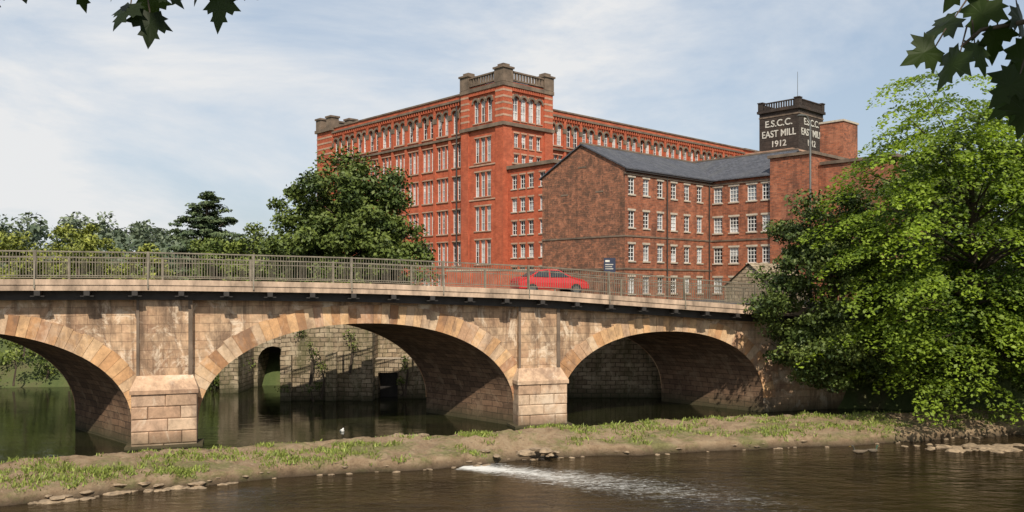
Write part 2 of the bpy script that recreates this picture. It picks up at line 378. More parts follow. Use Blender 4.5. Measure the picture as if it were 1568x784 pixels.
def text(body,h,mid,xd,nd,mat,parent,name,ext=.03,wmax=None):
    cu=bpy.data.curves.new(name,'FONT'); cu.body=body; cu.align_x='CENTER'; cu.align_y='CENTER'; cu.size=h*1.38; cu.extrude=ext; cu.offset=.02*h
    cu.materials.append(mat)
    o=bpy.data.objects.new(name,cu); COL.objects.link(o); o.parent=parent
    bpy.context.view_layer.update()
    wdt=o.dimensions.x; sx=min(1,wmax/wdt) if wmax else 1
    X=Vector((*xd,0)); Z=Vector((*nd,0)); m=Matrix.Identity(4)
    for i in range(3): m[i][0]=X[i]*sx; m[i][1]=(0,0,1)[i]; m[i][2]=Z[i]; m[i][3]=mid[i]
    o.matrix_local=m; return o
nR=(-RR[0],-RR[1]); nL=(-LL[0],-LL[1])
for body,z,h,wm in (('E.S.C.C.',38.9,1.3,5.8),('EAST MILL',36.9,1.35,7.1),('1912',34.95,1.2,3.8)):
    text(body,h,W(-.05,4.15,z),nL,nR,letter,wt,'lettering_left',wmax=wm); text(body,h,W(4.8,-.05,z),RR,nL,letter,wt,'lettering_right',wmax=wm*1.1)

# ================================================================== FRONT BUILDING
fb=empty('old_brick_mill_building')
F=frame(10.75,80.6,RR,LL)
mb=MB(); mw=MB(); mt=MB()
EV=18.7; RG=21.5
zr=[17.05,13.85,10.65,7.5]
ops=[(1.0+2.25*i-.47,1.0+2.25*i+.47,z-.8,z+.8,False) for i in range(6) for z in zr]
wall(mb,mw,lambda s,z,d:F(s,d,z),0,14.5,G0-1,EV,ops,old_brick,.18,sill_white,sill_white,None,2,4,gw=(.5,.3,.2),lh=.2)
ops=[(b-.54,b+.54,z-.82,z+.82,False) for b in (-.75,-2.7,-4.8,-6.5) for z in zr]
wall(mb,mw,lambda s,z,d:F(14.5+d,s,z),-7.1,0,G0-1,EV,ops,old_brick,.18,sill_white,sill_white,None,3,4,gw=(.45,.3,.25),lh=.2)
B=11.1
mb.face([F(0,0,G0-1),F(0,B,G0-1),F(0,B,EV),F(0,B/2,RG),F(0,0,EV)],gable_brick)
mb.face([F(0,B,G0-1),F(25,B,G0-1),F(25,B,EV),F(0,B,EV)],old_brick)
mb.face([F(25,B,G0-1),F(25,-7.1,G0-1),F(25,-7.1,EV),F(25,(B-7.1)/2,EV),F(25,B,EV)],old_brick)
for z in (12.15,9.0): 
    mt.box(F,-.07,14.43,-.07,-.0,z,z+.16,trim_stone); mt.box(F,-.07,.0,0,B+.05,z,z+.16,trim_stone)
mt.box(F,14.42,14.498,-7.1,-.072,12.15,12.31,trim_stone)
for (b,z) in ((3.2,16.6),(7.9,16.6),(5.5,19.2)):
    mt.box(F,-.03,.02,b-.5,b+.5,z,z+.15,trim_stone)
o=.35; k=(RG-EV)/(B/2)
def roofs(mb):
    t=.14
    for sgn in (0,1):
        b0,b1=( -o, B/2) if sgn==0 else (B+o,B/2)
        ze=EV-o*k+.02
        mb.boxp([F(-.18,b0,ze),F(20,b0,ze),F(20,b1,RG+.02),F(-.18,b1,RG+.02),F(-.18,b0,ze+t),F(20,b0,ze+t),F(20,b1,RG+.02+t),F(-.18,b1,RG+.02+t)],slate)
    am=19.75; k2=(RG-EV)/(am-14.5)
    for a0 in (14.5-o,25+o):
        ze=EV-o*k2+.03
        mb.boxp([F(a0,-7.1,ze),F(a0,B+.1,ze),F(am,B+.1,RG+.15),F(am,-7.1,RG+.15),F(a0,-7.1,ze+t),F(a0,B+.1,ze+t),F(am,B+.1,RG+.15+t),F(am,-7.1,RG+.15+t)],slate)
    mb.box(F,-.2,19.7,B/2-.12,B/2+.12,RG+.12,RG+.28,trim_stone)
    mb.box(F,am-.12,am+.12,-7.1,B,RG+.26,RG+.42,trim_stone)
roofs(mt)
mt.box(F,-.1,14.2,-.3,-.16,EV-.32,EV-.2,dark_steel_and_shade)
mt.box(F,-.12,14.45,-.12,-.001,EV-.6,EV-.42,trim_stone)
mt.box(F,14.38,14.499,-7.1,-.121,EV-.6,EV-.42,trim_stone)
for s in (6.5,13.9): mt.tube([F(s,-.12,6),F(s,-.12,18.4)],[.07,.07],dark_steel_and_shade,6)
ops=[(-9.3,-8.5,9.3,10.8,False)]
wall(mb,mw,lambda s,z,d:F(14.1+d,s,z),-11.5,-7.1,G0-1,20.2,ops,old_brick,.16,sill_white,sill_white)
mb.face([F(14.1,-7.1,G0),F(25,-7.1,G0),F(25,-7.1,20.2),F(14.1,-7.1,20.2)],old_brick)
mb.face([F(14.1,-11.5,G0),F(25,-11.5,G0),F(25,-11.5,20.2),F(14.1,-11.5,20.2)],old_brick)
mb.face([F(25,-11.5,G0),F(25,-7.1,G0),F(25,-7.1,20.2),F(25,-11.5,20.2)],old_brick)
mt.box(F,13.9,25.2,-11.7,-6.9,20.21,20.5,trim_stone)
mb.box(F,15.5,26,-19,-11.52,G0,19.2,old_brick); mt.box(F,15.3,26.2,-19.2,-11.72,19.21,19.5,trim_stone)
mb.box(F,20.95,24.2,-11.4,-8.9,20.51,24.3,old_brick); mt.box(F,20.85,24.3,-11.5,-8.8,24.31,24.5,sill_white)
mb.build('brick_walls',fb); mw.build('windows',fb); mt.build('roof_and_trim',fb)

ob=MB(); O=frame(20.5,66,RR,LL)
ob.box(O,0,6,0,4.5,5,7.4,ruin_stone)
ob.face([O(0,0,7.4),O(0,4.5,7.4),O(0,2.25,9.2)],ruin_stone); ob.face([O(6,0,7.4),O(6,4.5,7.4),O(6,2.25,9.2)],ruin_stone)
ob.face([O(-.2,-.2,7.25),O(6.2,-.2,7.25),O(6.2,2.25,9.25),O(-.2,2.25,9.25)],ruin_stone); ob.face([O(-.2,4.7,7.25),O(6.2,4.7,7.25),O(6.2,2.25,9.25),O(-.2,2.25,9.25)],ruin_stone)
ob.build('stone_outbuilding')
lw=MB(); Q=frame(-6.5,84,(.98,-.2),(.2,.98))
lw.box(Q,0,11,0,.4,5,8.9,mill_brick); lw.box(Q,-.05,11.05,-.06,.46,8.91,9.05,coping)
lw.build('brick_boundary_wall')

# ================================================================== BRIDGE
br=empty('stone_arch_bridge')
TT=(.9505,.311); WW=(-.311,.9505)
Bf=frame(-16.07,39.4,TT,WW)
_t=np.linspace(-70,80,1501)
_z=np.interp(_t,[-70,-20,-6.8,0,9,18.3,25,32.8,40,80],[7.3,7.55,7.66,7.65,7.5,7.16,6.68,6.14,6.02,6.0])
ker=np.hanning(61); ker/=ker.sum(); _zs=np.convolve(np.pad(_z,30,mode='edge'),ker,'valid')
zd=lambda t: float(np.interp(t,_t,_zs))
BWd=6.15; SK=-3.36
arches=[(-9.25,7.8,.9,4.55),(9.19,7.82,.9,4.62),(26.0,6.35,.85,4.0)]
def arch_pts(tc,a,c,b,n=48):
    e=2/2.15; out=[]
    for i in range(n+1):
        th=math.pi*(1-i/n); co,si=math.cos(th),max(0,math.sin(th))
        out.append((tc+a*math.copysign(abs(co)**e,co),c+b*si**e))
    return out
mb=MB()
T0,T1=-60,44
for side,(w,sh) in enumerate(((0,0),(BWd,SK))):
    spans=[]; prev=T0
    for (tc,a,c,b) in arches:
        spans.append((prev,tc-a)); prev=tc+a
    spans.append((prev,T1))
    for (s,e) in spans:
        n=max(1,int((e-s)/1.5))
        for i in range(n):
            u0=s+(e-s)*i/n+(sh if s>T0 or i>0 else 0); u1=s+(e-s)*(i+1)/n+(sh if e<T1 or i<n-1 else 0)
            mb.face([Bf(u0,w,-2),Bf(u1,w,-2),Bf(u1,w,zd(u1)-.5),Bf(u0,w,zd(u0)-.5)],bridge_stone,[(u0,-2),(u1,-2),(u1,zd(u1)-.5),(u0,zd(u0)-.5)])
    for A in arches:
        P=arch_pts(*A)
        for i in range(len(P)-1):
            (u0,z0),(u1,z1)=P[i],P[i+1]; u0+=sh;u1+=sh
            mb.face([Bf(u0,w,z0),Bf(u1,w,z1),Bf(u1,w,zd(u1)-.5),Bf(u0,w,zd(u0)-.5)],bridge_stone,[(u0,z0),(u1,z1),(u1,zd(u1)-.5),(u0,zd(u0)-.5)])
for A in arches:
    P=[(A[0]-A[1],-2)]+arch_pts(*A)+[(A[0]+A[1],-2)]
    L=0
    for i in range(len(P)-1):
        (u0,z0),(u1,z1)=P[i],P[i+1]; l=math.hypot(u1-u0,z1-z0)
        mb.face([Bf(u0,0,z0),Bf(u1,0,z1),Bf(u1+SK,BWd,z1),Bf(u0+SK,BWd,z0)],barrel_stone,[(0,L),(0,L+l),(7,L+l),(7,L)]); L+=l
mb.build('arch_walls',br)
vm=MB()
for A,th in zip(arches,(.92,.92,.8)):
    P=arch_pts(*A,n=240); 
    cum=[0]
    for i in range(len(P)-1): cum.append(cum[-1]+math.hypot(P[i+1][0]-P[i][0],P[i+1][1]-P[i][1]))
    n=int(cum[-1]/.40)
    def at(s):
        return (np.interp(s,cum,[p[0] for p in P]),np.interp(s,cum,[p[1] for p in P]))
    def nrm(s):
        p,q=at(max(0,s-.15)),at(min(cum[-1],s+.15)); d=math.hypot(q[0]-p[0],q[1]-p[1]); return (-(q[1]-p[1])/d,(q[0]-p[0])/d)
    for i in range(n):
        g=.006; s0=cum[-1]*i/n+g; s1=cum[-1]*(i+1)/n-g
        h=th+random.uniform(-.08,.08); w=-.03-random.random()*.03
        a,b=at(s0),at(s1); na,nb=nrm(s0),nrm(s1)
        for side in (0,1):
            ww=(w,.02) if side==0 else (BWd-.02,BWd+.05); sh=0 if side==0 else SK
            i0=.015
            pts=[(a[0]-na[0]*i0,a[1]-na[1]*i0),(b[0]-nb[0]*i0,b[1]-nb[1]*i0),(b[0]+nb[0]*h,b[1]+nb[1]*h),(a[0]+na[0]*h,a[1]+na[1]*h)]
            base=len(vm.v)
            for W_ in ww:
                vm.v.extend([Bf(p[0]+sh,W_,p[1]) for p in pts])
            for q in ((0,1,2,3),(4,5,6,7),(0,1,5,4),(1,2,6,5),(2,3,7,6),(3,0,4,7)):
                vm.f.append(tuple(base+k for k in q)); vm.m.append(vm.mi(ring_stone)); vm.uv.extend([(0,0)]*4)
vm.build('voussoirs',br)
pm=MB()
def stones(mb,t0,t1,w0,w1,z0,z1,nz,mat,nt=2):
    for j in range(nz):
        za=z0+(z1-z0)*j/nz; zb=z0+(z1-z0)*(j+1)/nz-.012
        cuts=[t0]+[t0+(t1-t0)*(i+ (.5 if j%2 else 0)+random.uniform(-.12,.12))/nt for i in range(1 if not j%2 else 0,nt)]+[t1]
        cuts=sorted(set(cuts))
        for c0,c1 in zip(cuts[:-1],cuts[1:]):
            e=random.uniform(0,.05)
            base=len(mb.v); g=.005; ch=.05
            P=[]
            for (ww,ins) in ((w1,0),(w0-e+ch,0),(w0-e+ch*.3,ch*.3),(w0-e,ch)):
                P.append([Bf(c0+g+ins,ww,za+ins),Bf(c1-g-ins,ww,za+ins),Bf(c1-g-ins,ww,zb-ins),Bf(c0+g+ins,ww,zb-ins)])
            for r in P: mb.v.extend(r)
            fs=[(12,13,14,15)]
            for r in (0,4,8):
                for k in range(4): fs.append((r+k,r+(k+1)%4,r+4+(k+1)%4,r+4+k))
            for q in fs: mb.f.append(tuple(base+k for k in q)); mb.m.append(mb.mi(mat)); mb.uv.extend([(0,0)]*4)
for (c,hw,zt) in ((-.03,1.2,2.75),(18.33,1.16,2.55)):
    stones(pm,c-hw-.2,c+hw+.2,-.85,.01,-1.5,zt-.3,7,pier_stone,2)
    t0,t1=c-hw-.26,c+hw+.26
    pm.boxp([Bf(t0,-.95,zt-.3),Bf(t1,-.95,zt-.3),Bf(t1,.01,zt-.3),Bf(t0,.01,zt-.3),Bf(t0,-.95,zt-.12),Bf(t1,-.95,zt-.12),Bf(t1,.01,zt-.12),Bf(t0,.01,zt-.12)],pier_stone)
    pm.boxp([Bf(t0,-.95,zt-.119),Bf(t1,-.95,zt-.119),Bf(t1,.01,zt-.119),Bf(t0,.01,zt-.119),Bf(c-hw,-.4,zt+.5),Bf(c+hw,-.4,zt+.5),Bf(c+hw,.01,zt+.5),Bf(c-hw,.01,zt+.5)],pier_stone)
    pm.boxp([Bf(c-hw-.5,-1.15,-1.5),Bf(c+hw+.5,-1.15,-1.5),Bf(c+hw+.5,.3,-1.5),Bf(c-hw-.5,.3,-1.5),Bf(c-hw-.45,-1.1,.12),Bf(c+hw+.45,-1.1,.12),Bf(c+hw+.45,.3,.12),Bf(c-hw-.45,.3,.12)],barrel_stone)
    zt2=zd(c)-.72
    pm.box(Bf,c-hw,c+hw,-.34,.012,zt+.4,zt2,bridge_stone)
    pm.box(Bf,c+hw-.2,c+hw-.02,-.42,-.341,zt+.5,zt2,trim_stone)  # narrow raised dark strips down both edges of the pier shaft
    pm.box(Bf,c-hw-.02,c-hw+.1,-.4,-.341,zt+.5,zt2,trim_stone)
pm.build('piers',br)
dm=MB(); ts=np.arange(T0,T1+.1,1.0)
OV=1.05
for u0,u1 in zip(ts[:-1],ts[1:]):
    z0,z1=zd(u0),zd(u1)
    def slab(w0,w1,o0,o1,mat,skip=(),dm=dm):
        dm.boxp([Bf(u0,w0,z0+o0),Bf(u1,w0,z1+o0),Bf(u1,w1,z1+o0),Bf(u0,w1,z0+o0),Bf(u0,w0,z0+o1),Bf(u1,w0,z1+o1),Bf(u1,w1,z1+o1),Bf(u0,w1,z0+o1)],mat,skip)
    slab(-OV,BWd+OV,-.5,-.25,concrete)
    slab(-OV-.04,-OV+.5,-.248,.0,concrete); slab(BWd+OV-.5,BWd+OV+.04,-.248,.0,concrete)
    slab(-OV+.502,-OV+1.8,-.248,-.08,concrete); slab(BWd+OV-1.8,BWd+OV-.502,-.248,-.08,concrete)
    slab(-OV+1.802,BWd+OV-1.802,-.248,-.2,asphalt)
    slab(-.5,-.3,-.92,-.502,dark_steel_and_shade); slab(BWd+.3,BWd+.5,-.92,-.502,dark_steel_and_shade)
for t in np.arange(-50,44,1.95):
    z=zd(t); dm.box(Bf,t-.12,t+.12,-OV-.02,-.502,z-.72,z-.502,dark_steel_and_shade); dm.box(Bf,t-.28,t+.28,-OV+.05,-OV+.25,z-.76,z-.722,dark_steel_and_shade)
dm.build('deck',br)
rm=MB()
for w,full in ((-OV+.12,True),(BWd+OV-.12,True)):
    for u0,u1 in zip(np.arange(-40,T1,1.5),np.arange(-38.5,T1+1.5,1.5)):
        z0,z1=zd(u0),zd(u1)
        for h,r in ((1.22,.03),(.16,.022),(.98,.02)):
            rm.boxp([Bf(u0,w-r,z0+h-r),Bf(u1,w-r,z1+h-r),Bf(u1,w+r,z1+h-r),Bf(u0,w+r,z0+h-r),Bf(u0,w-r,z0+h+r),Bf(u1,w-r,z1+h+r),Bf(u1,w+r,z1+h+r),Bf(u0,w+r,z0+h+r)],steel)
    for t in np.arange(-36,T1,.13):
        z=zd(t); r=.010
        rm.boxp([Bf(t-r,w-r,z+.16),Bf(t+r,w-r,z+.16),Bf(t+r,w+r,z+.16),Bf(t-r,w+r,z+.16),Bf(t-r,w-r,z+1.2),Bf(t+r,w-r,z+1.2),Bf(t+r,w+r,z+1.2),Bf(t-r,w+r,z+1.2)],steel,skip=(0,1))
    for t in np.arange(-37.1,T1,4.55):
        z=zd(t); rm.box(Bf,t-.05,t+.05,w-.05,w+.05,z-.45,z+1.27,steel)
        sg=-1 if w<0 else 1
        rm.boxp([Bf(t-.03,w+sg*.16,z-.4),Bf(t+.03,w+sg*.16,z-.4),Bf(t+.03,w+sg*.2,z-.4),Bf(t-.03,w+sg*.2,z-.4),Bf(t-.03,w+sg*.051,z+.8),Bf(t+.03,w+sg*.051,z+.8),Bf(t+.03,w+sg*.09,z+.8),Bf(t-.03,w+sg*.09,z+.8)],steel)
rm.build('railings',br)

# walls behind the bridge
wmb=MB()
I=lambda a,b,z:(a,b,z)
wmb.box(I,-5.5,17,56.0,56.8,-2,5.85,ruin_stone)
wmb.box(I,-5.6,17,55.9,56.9,5.86,6.05,coping)
wmb.build('river_retaining_wall')
wr=empty('weir_stone_building'); wmb=MB()
PX=lambda s,z,d:(s,54.6+d,z)
def plainwall(mb,P,s0,s1,z0,z1,holes,mat,depth=1.0):
    xs=sorted({s0,s1}|{h[0] for h in holes}|{h[1] for h in holes}); zs=sorted({z0,z1}|{h[2] for h in holes}|{h[3] for h in holes})
    for i in range(len(zs)-1):
        for j in range(len(xs)-1):
            xc=(xs[j]+xs[j+1])/2; zc=(zs[i]+zs[i+1])/2
            if any(h[0]<xc<h[1] and h[2]<zc<h[3] for h in holes): continue
            mb.face([P(xs[j],zs[i],0),P(xs[j+1],zs[i],0),P(xs[j+1],zs[i+1],0),P(xs[j],zs[i+1],0)],mat)
    for (a,b,c,e) in holes:
        for q in ([(a,c),(a,e)],[(b,c),(b,e)],[(a,e),(b,e)],[(a,c),(b,c)]):
            mb.face([P(*q[0],0),P(*q[1],0),P(*q[1],depth),P(*q[0],depth)],mat)
        mb.face([P(a,c,depth),P(b,c,depth),P(b,e,depth),P(a,e,depth)],dark_steel_and_shade)  # dark back face: the shade inside the opening painted in as colour
plainwall(wmb,PX,-14.9,-9.0,-2,5.2,[],ruin_stone)
wmb.face([(-14.9,54.6,-2),(-14.9,60,-2),(-14.9,60,5.2),(-14.9,54.6,5.2)],ruin_stone)
wmb.face([(-9.0,54.6,-2),(-9.0,57,-2),(-9.0,57,5.2),(-9.0,54.6,5.2)],ruin_stone)
wmb.face([(-14.9,54.6,5.2),(-9,54.6,5.2),(-9,60,5.2),(-14.9,60,5.2)],coping)
for x in (-14.5,-11.6,-9.3): wmb.box(I,x-.35,x+.35,54.25,54.598,-2,3.2-.1*abs(x+12),ruin_stone)
PX2=lambda s,z,d:(s,55.6+d,z)
plainwall(wmb,PX2,-9.0,-5.4,-2,2.6,[(-8.8,-7.5,-.5,1.7)],ruin_stone)
wmb.face([(-9,55.6,2.6),(-5.4,55.6,2.6),(-5.4,57,2.6),(-9,57,2.6)],coping)
plainwall(wmb,lambda s,z,d:(s,56.9+d,z),-9,-5.4,2.4,5.4,[],ruin_stone)
PX3=lambda s,z,d:(s,62+d,z)
holes=[(-18.6,-16.4,-.5,3.0)]
plainwall(wmb,PX3,-21.5,-14.9,-2,5.0,holes,ruin_stone,3)
K=8; c,r=-17.5,1.1
for k in range(K):
    p=(c+r*math.cos(math.pi*k/K),1.9+r*math.sin(math.pi*k/K)); q=(c+r*math.cos(math.pi*(k+1)/K),1.9+r*math.sin(math.pi*(k+1)/K)); cor=(c+r,3.0) if k<K/2 else (c-r,3.0)
    wmb.face([PX3(*cor,-.003),PX3(*p,-.003),PX3(*q,-.003)],ruin_stone)
wmb.box(I,-20.2,-18.9,58.5,61.98,-2,2.9,ruin_stone)
wmb.build('stone_walls',wr)

# ================================================================== TERRAIN
poly=[(-140,10),(-20,9),(18,9),(34,16),(36,44),(24,50.5),(19,51.5),(17.5,56.6),(-5,56.8),(-8,58),(-15,62.5),(-40,61),(-70,56),(-140,50)]
poly=np.array(poly,float)
def polydist(X,Y):
    d=np.full(X.shape,1e9); inside=np.zeros(X.shape,bool); n=len(poly)
    for i in range(n):
        x0,y0=poly[i]; x1,y1=poly[(i+1)%n]
        dx,dy=x1-x0,y1-y0; t=np.clip(((X-x0)*dx+(Y-y0)*dy)/(dx*dx+dy*dy),0,1)
        d=np.minimum(d,np.hypot(X-x0-t*dx,Y-y0-t*dy))
        c=((y0>Y)!=(y1>Y))&(X<(x1-x0)*(Y-y0)/(y1-y0+1e-12)+x0); inside^=c
    return np.where(inside,-d,d)
def hgt(X,Y):
    d=polydist(X,Y)
    rise=np.where((X>-6)&(Y>50),1.2,6.0)
    rise=np.where(Y<20,7.5,rise)
    base=np.where(Y<20,5.6,5.9)
    h=-1.8+1.5*smooth(d,-3,0)+ (base+.3)*smooth(d,0,rise)
    h=h+15*smooth(Y,150,330)*smooth(-X,-200,60)+8*smooth(Y,300,700)
    h=np.maximum(h,np.where((Y>20)&(Y<50),-1.8+7.6*smooth(-X,36+ (Y-33)*-.3,42),-9))
    return h
def axis(lo,hi,st,far):
    a=list(np.arange(lo,hi+.01,st)); s=st
    x=hi
    while x<far: s*=1.25; x+=s; a.append(x)
    s=st; x=lo
    while x>-far: s*=1.25; x-=s; a.insert(0,x)
    return np.array(a)
xs=axis(-60,60,1.0,2600); ys=axis(-5,80,1.0,2600)
X,Y=np.meshgrid(xs,ys)
Z=hgt(X,Y)
for idx in np.ndindex(Z.shape):
    if abs(X[idx])<100 and abs(Y[idx])<150: Z[idx]+=.25*noise.noise(Vector((X[idx]*.3,Y[idx]*.3,0)))
V=np.stack([X.ravel(),Y.ravel(),Z.ravel()],1); nx=len(xs)
ii,jj=np.meshgrid(np.arange(len(ys)-1),np.arange(nx-1),indexing='ij'); b0=(ii*nx+jj).ravel()
Fc=np.stack([b0,b0+1,b0+nx+1,b0+nx],1)
def gridmesh(name,V,Fc,mat,smoothf=True):
    me=bpy.data.meshes.new(name); me.from_pydata(V.tolist(),[],Fc.tolist()); me.materials.append(mat)
    if smoothf: me.polygons.foreach_set('use_smooth',[True]*len(Fc))
    o=bpy.data.objects.new(name,me); COL.objects.link(o); return o
m,nt,b=newmat('ground_grass_earth'); tc=nt.nodes.new('ShaderNodeTexCoord').outputs['Object']
c=ramp(nt,noise_t(nt,tc,.35,8,.7),[(.35,(.05,.075,.02)),(.5,(.08,.10,.03)),(.68,(.11,.085,.05))])
nt.links.new(c,b.inputs['Base Color']); b.inputs['Roughness'].default_value=.95; bump(nt,b,noise_t(nt,tc,3,6,.7),.6,.2)
gridmesh('ground',V,Fc,m)

rd=MB()
for u0,u1 in zip(range(44,110,3),range(47,113,3)):
    rd.face([Bf(u0,-1,6.1),Bf(u1,-1,6.1),Bf(u1,7.5,6.1),Bf(u0,7.5,6.1)],asphalt)
rd.build('road')
yd=MB(); yd.face([(-6,60,6.12),(24,60,6.12),(24,80,6.12),(-6,84,6.12)],asphalt); yd.build('mill_yard_pavement')

# ================================================================== WATER
def watermat(name,deep,sc,strength,foam=False):
    m,nt,b=newmat(name); tc=nt.nodes.new('ShaderNodeTexCoord').outputs['Object']
    mp=mapping(nt,tc,(.5,1.0,1)); n1=noise_t(nt,mp,sc,5,.6,.3); n2=noise_t(nt,mp,sc*.22,3,.5,.5)
    h=mix(nt,.45,n1,n2)
    b.inputs['Roughness'].default_value=.05; b.inputs['IOR'].default_value=1.36
    dcol=ramp(nt,n2,[(.35,[c*.6 for c in deep]),(.65,[c*1.5 for c in deep])])
    nt.links.new(dcol,b.inputs['Base Color'])
    bump(nt,b,h,strength,.25)
    if foam:
        vs=nt.nodes.new('ShaderNodeSeparateXYZ'); nt.links.new(tc,vs.inputs[0])
        def mth(op,a,bb,c2=None):
            n=nt.nodes.new('ShaderNodeMath'); n.operation=op
            for i,v in enumerate((a,bb,c2)):
                if v is None: continue
                if isinstance(v,bpy.types.NodeSocket): nt.links.new(v,n.inputs[i])
                else: n.inputs[i].default_value=v
            return n.outputs[0]
        def plume(x0,y0,ux,uy,w0,wg,length,back):
            dx=mth('SUBTRACT',vs.outputs[0],x0); dy=mth('SUBTRACT',vs.outputs[1],y0)
            al=mth('ADD',mth('MULTIPLY',dx,ux),mth('MULTIPLY',dy,uy)); ac=mth('ADD',mth('MULTIPLY',dx,-uy),mth('MULTIPLY',dy,ux))
            wid=mth('ADD',mth('MULTIPLY',mth('MAXIMUM',al,0),wg),w0)
            m1=mth('MAXIMUM',mth('SUBTRACT',1.0,mth('DIVIDE',mth('ABSOLUTE',ac,0),wid)),0)
            m2=mth('MAXIMUM',mth('SUBTRACT',1.0,mth('DIVIDE',mth('MAXIMUM',al,0),length)),0)
            m0=mth('GREATER_THAN',al,-back)
            return mth('MULTIPLY',mth('MULTIPLY',mth('POWER',m1,.6),m2),m0)
        mask=mth('MAXIMUM',plume(-1.4,36.6,.90,-.43,1.1,.16,8.0,.8),mth('MULTIPLY',plume(-.5,36.3,.86,-.51,1.8,.42,26.,1.5),.76))
        fn=noise_t(nt,mapping(nt,tc,(.8,2.2,1)),2.8,10,.82,1.2)
        fo=mth('ADD',mth('MULTIPLY',mask,.62),mth('SUBTRACT',fn,.80)); 
        fo=mth('MINIMUM',mth('MAXIMUM',mth('MULTIPLY',fo,4.2),0),.9)
        nt.links.new(mix(nt,fo,dcol,(.74,.74,.71)),b.inputs['Base Color'])
        nt.links.new(mth('ADD',.05,mth('MULTIPLY',fo,.5)),b.inputs['Roughness'])
    return m
wu=watermat('river_water_still',(.010,.011,.004),1.3,.13)
wl=watermat('river_water_rippled',(.022,.0145,.0065),2.4,.6,True)
near=np.array([(-48,20),(-32,24.5),(-18.3,30.2),(-14.5,32.1),(-10.2,34.3),(-5.1,35.9),(-1.5,36.8),(1.4,38.6),(9.9,40.3),(18.4,42.1),(26.9,45),(33,47),(42,50)],float)
far=np.array([(-50,26),(-33,29.5),(-20.3,34.2),(-14.7,36.6),(-7.5,38.9),(-2.6,40.2),(-.5,41),(2.8,42.9),(11.2,45.4),(19,46.8),(27,48.5),(34,51),(42,54)],float)
def resample(P,n):
    k=np.linspace(0,len(P)-1,n); return np.stack([np.interp(k,range(len(P)),P[:,0]),np.interp(k,range(len(P)),P[:,1])],1)
NS=620; NW=50
Nn=resample(near,NS); Ff=resample(far,NS)
def sm(P,w):
    kk=np.hanning(w); kk/=kk.sum(); return np.stack([np.convolve(np.pad(P[:,i],w//2,mode='edge'),kk,'valid') for i in (0,1)],1)
Nn=sm(Nn,41); Ff=sm(Ff,41)
prof_w=[-.06,0,.02,.05,.3,.6,.82,.92,1.0,1.1]; prof_z=[-1.2,-.75,-.4,-.05,.12,.28,.38,.34,.12,-.8]
V=[]
for i in range(NS):
    for j in range(NW):
        w=-.06+1.16*j/(NW-1)
        p=Nn[i]*(1-w)+Ff[i]*w
        n1=noise.fractal(Vector((p[0]*.35,p[1]*.35,1.7)),1.,2.,5); n2=noise.fractal(Vector((p[0]*1.4,p[1]*1.4,5.)),.8,2.,5)
        nn=(Ff[i]-Nn[i]); nn/=np.hypot(*nn)
        e=(1-w)*.5*n1+(1-w)*.18*n2
        p=p+nn*e
        z=np.interp(w,prof_w,prof_z)+.12*n1+.11*n2
        q=math.exp(-((p[0]+.1)/1.3)**2)*max(0,1-w/.33)
        z-=.55*q
        q2=math.exp(-((p[0]+.2)/2.0)**2)*math.exp(-((w-.40)/.07)**2); z+=.34*q2
        V.append((p[0],p[1],z))
V=np.array(V); ii,jj=np.meshgrid(np.arange(NS-1),np.arange(NW-1),indexing='ij'); b0=(ii*NW+jj).ravel()
Fc=np.stack([b0,b0+1,b0+NW+1,b0+NW],1)
m,nt,b=newmat('weir_earth_and_grass'); tcn=nt.nodes.new('ShaderNodeTexCoord'); tc=tcn.outputs['Object']
e=ramp(nt,noise_t(nt,tc,1.5,10,.82),[(.3,(.15,.095,.052)),(.47,(.34,.235,.14)),(.6,(.43,.32,.20)),(.72,(.25,.175,.105))])
gf=ramp(nt,noise_t(nt,mapping(nt,tc,(.6,1.1,1)),.6,8,.75,.4),[(.50,0.),(.59,.7)])
gc=ramp(nt,noise_t(nt,tc,6,5,.7),[(.3,(.10,.11,.028)),(.7,(.22,.24,.07))])
c=mix(nt,gf,e,gc)
sx=nt.nodes.new('ShaderNodeSeparateXYZ'); nt.links.new(tc,sx.inputs[0])
mr=nt.nodes.new('ShaderNodeMapRange'); nt.links.new(sx.outputs[2],mr.inputs[0]); mr.inputs[1].default_value=-.5; mr.inputs[2].default_value=-.12; mr.inputs[3].default_value=.9; mr.inputs[4].default_value=0
c=mix(nt,mr.outputs[0],c,(.05,.033,.018))
nt.links.new(c,b.inputs['Base Color']); b.inputs['Roughness'].default_value=.95; bump(nt,b,noise_t(nt,tc,4,9,.8),1.,.25)
gridmesh('weir_bank',V,Fc,m)
BV=V.reshape(NS,NW,3)
def sheet(name,edge,other,z,mat):
    n=len(edge); V=[]
    for i in range(n):
        V.append((edge[i][0],edge[i][1],z)); V.append((other[i][0],other[i][1],z))
    Fs=[(2*i,2*i+1,2*i+3,2*i+2) for i in range(n-1)]
    gridmesh(name,np.array(V),np.array(Fs),mat,False)
mid=Nn*.5+Ff*.5
mid2=np.vstack([[(-160,0)],mid])
up=np.stack([np.linspace(-160,60,len(mid2)),np.full(len(mid2),75.)],1)
sheet('upstream_river_water',mid2,up,0.0,wu)
dn=np.stack([np.linspace(-160,60,len(mid2)),np.full(len(mid2),5.)],1)
sheet('downstream_river_water',mid2,dn,-.5,wl)

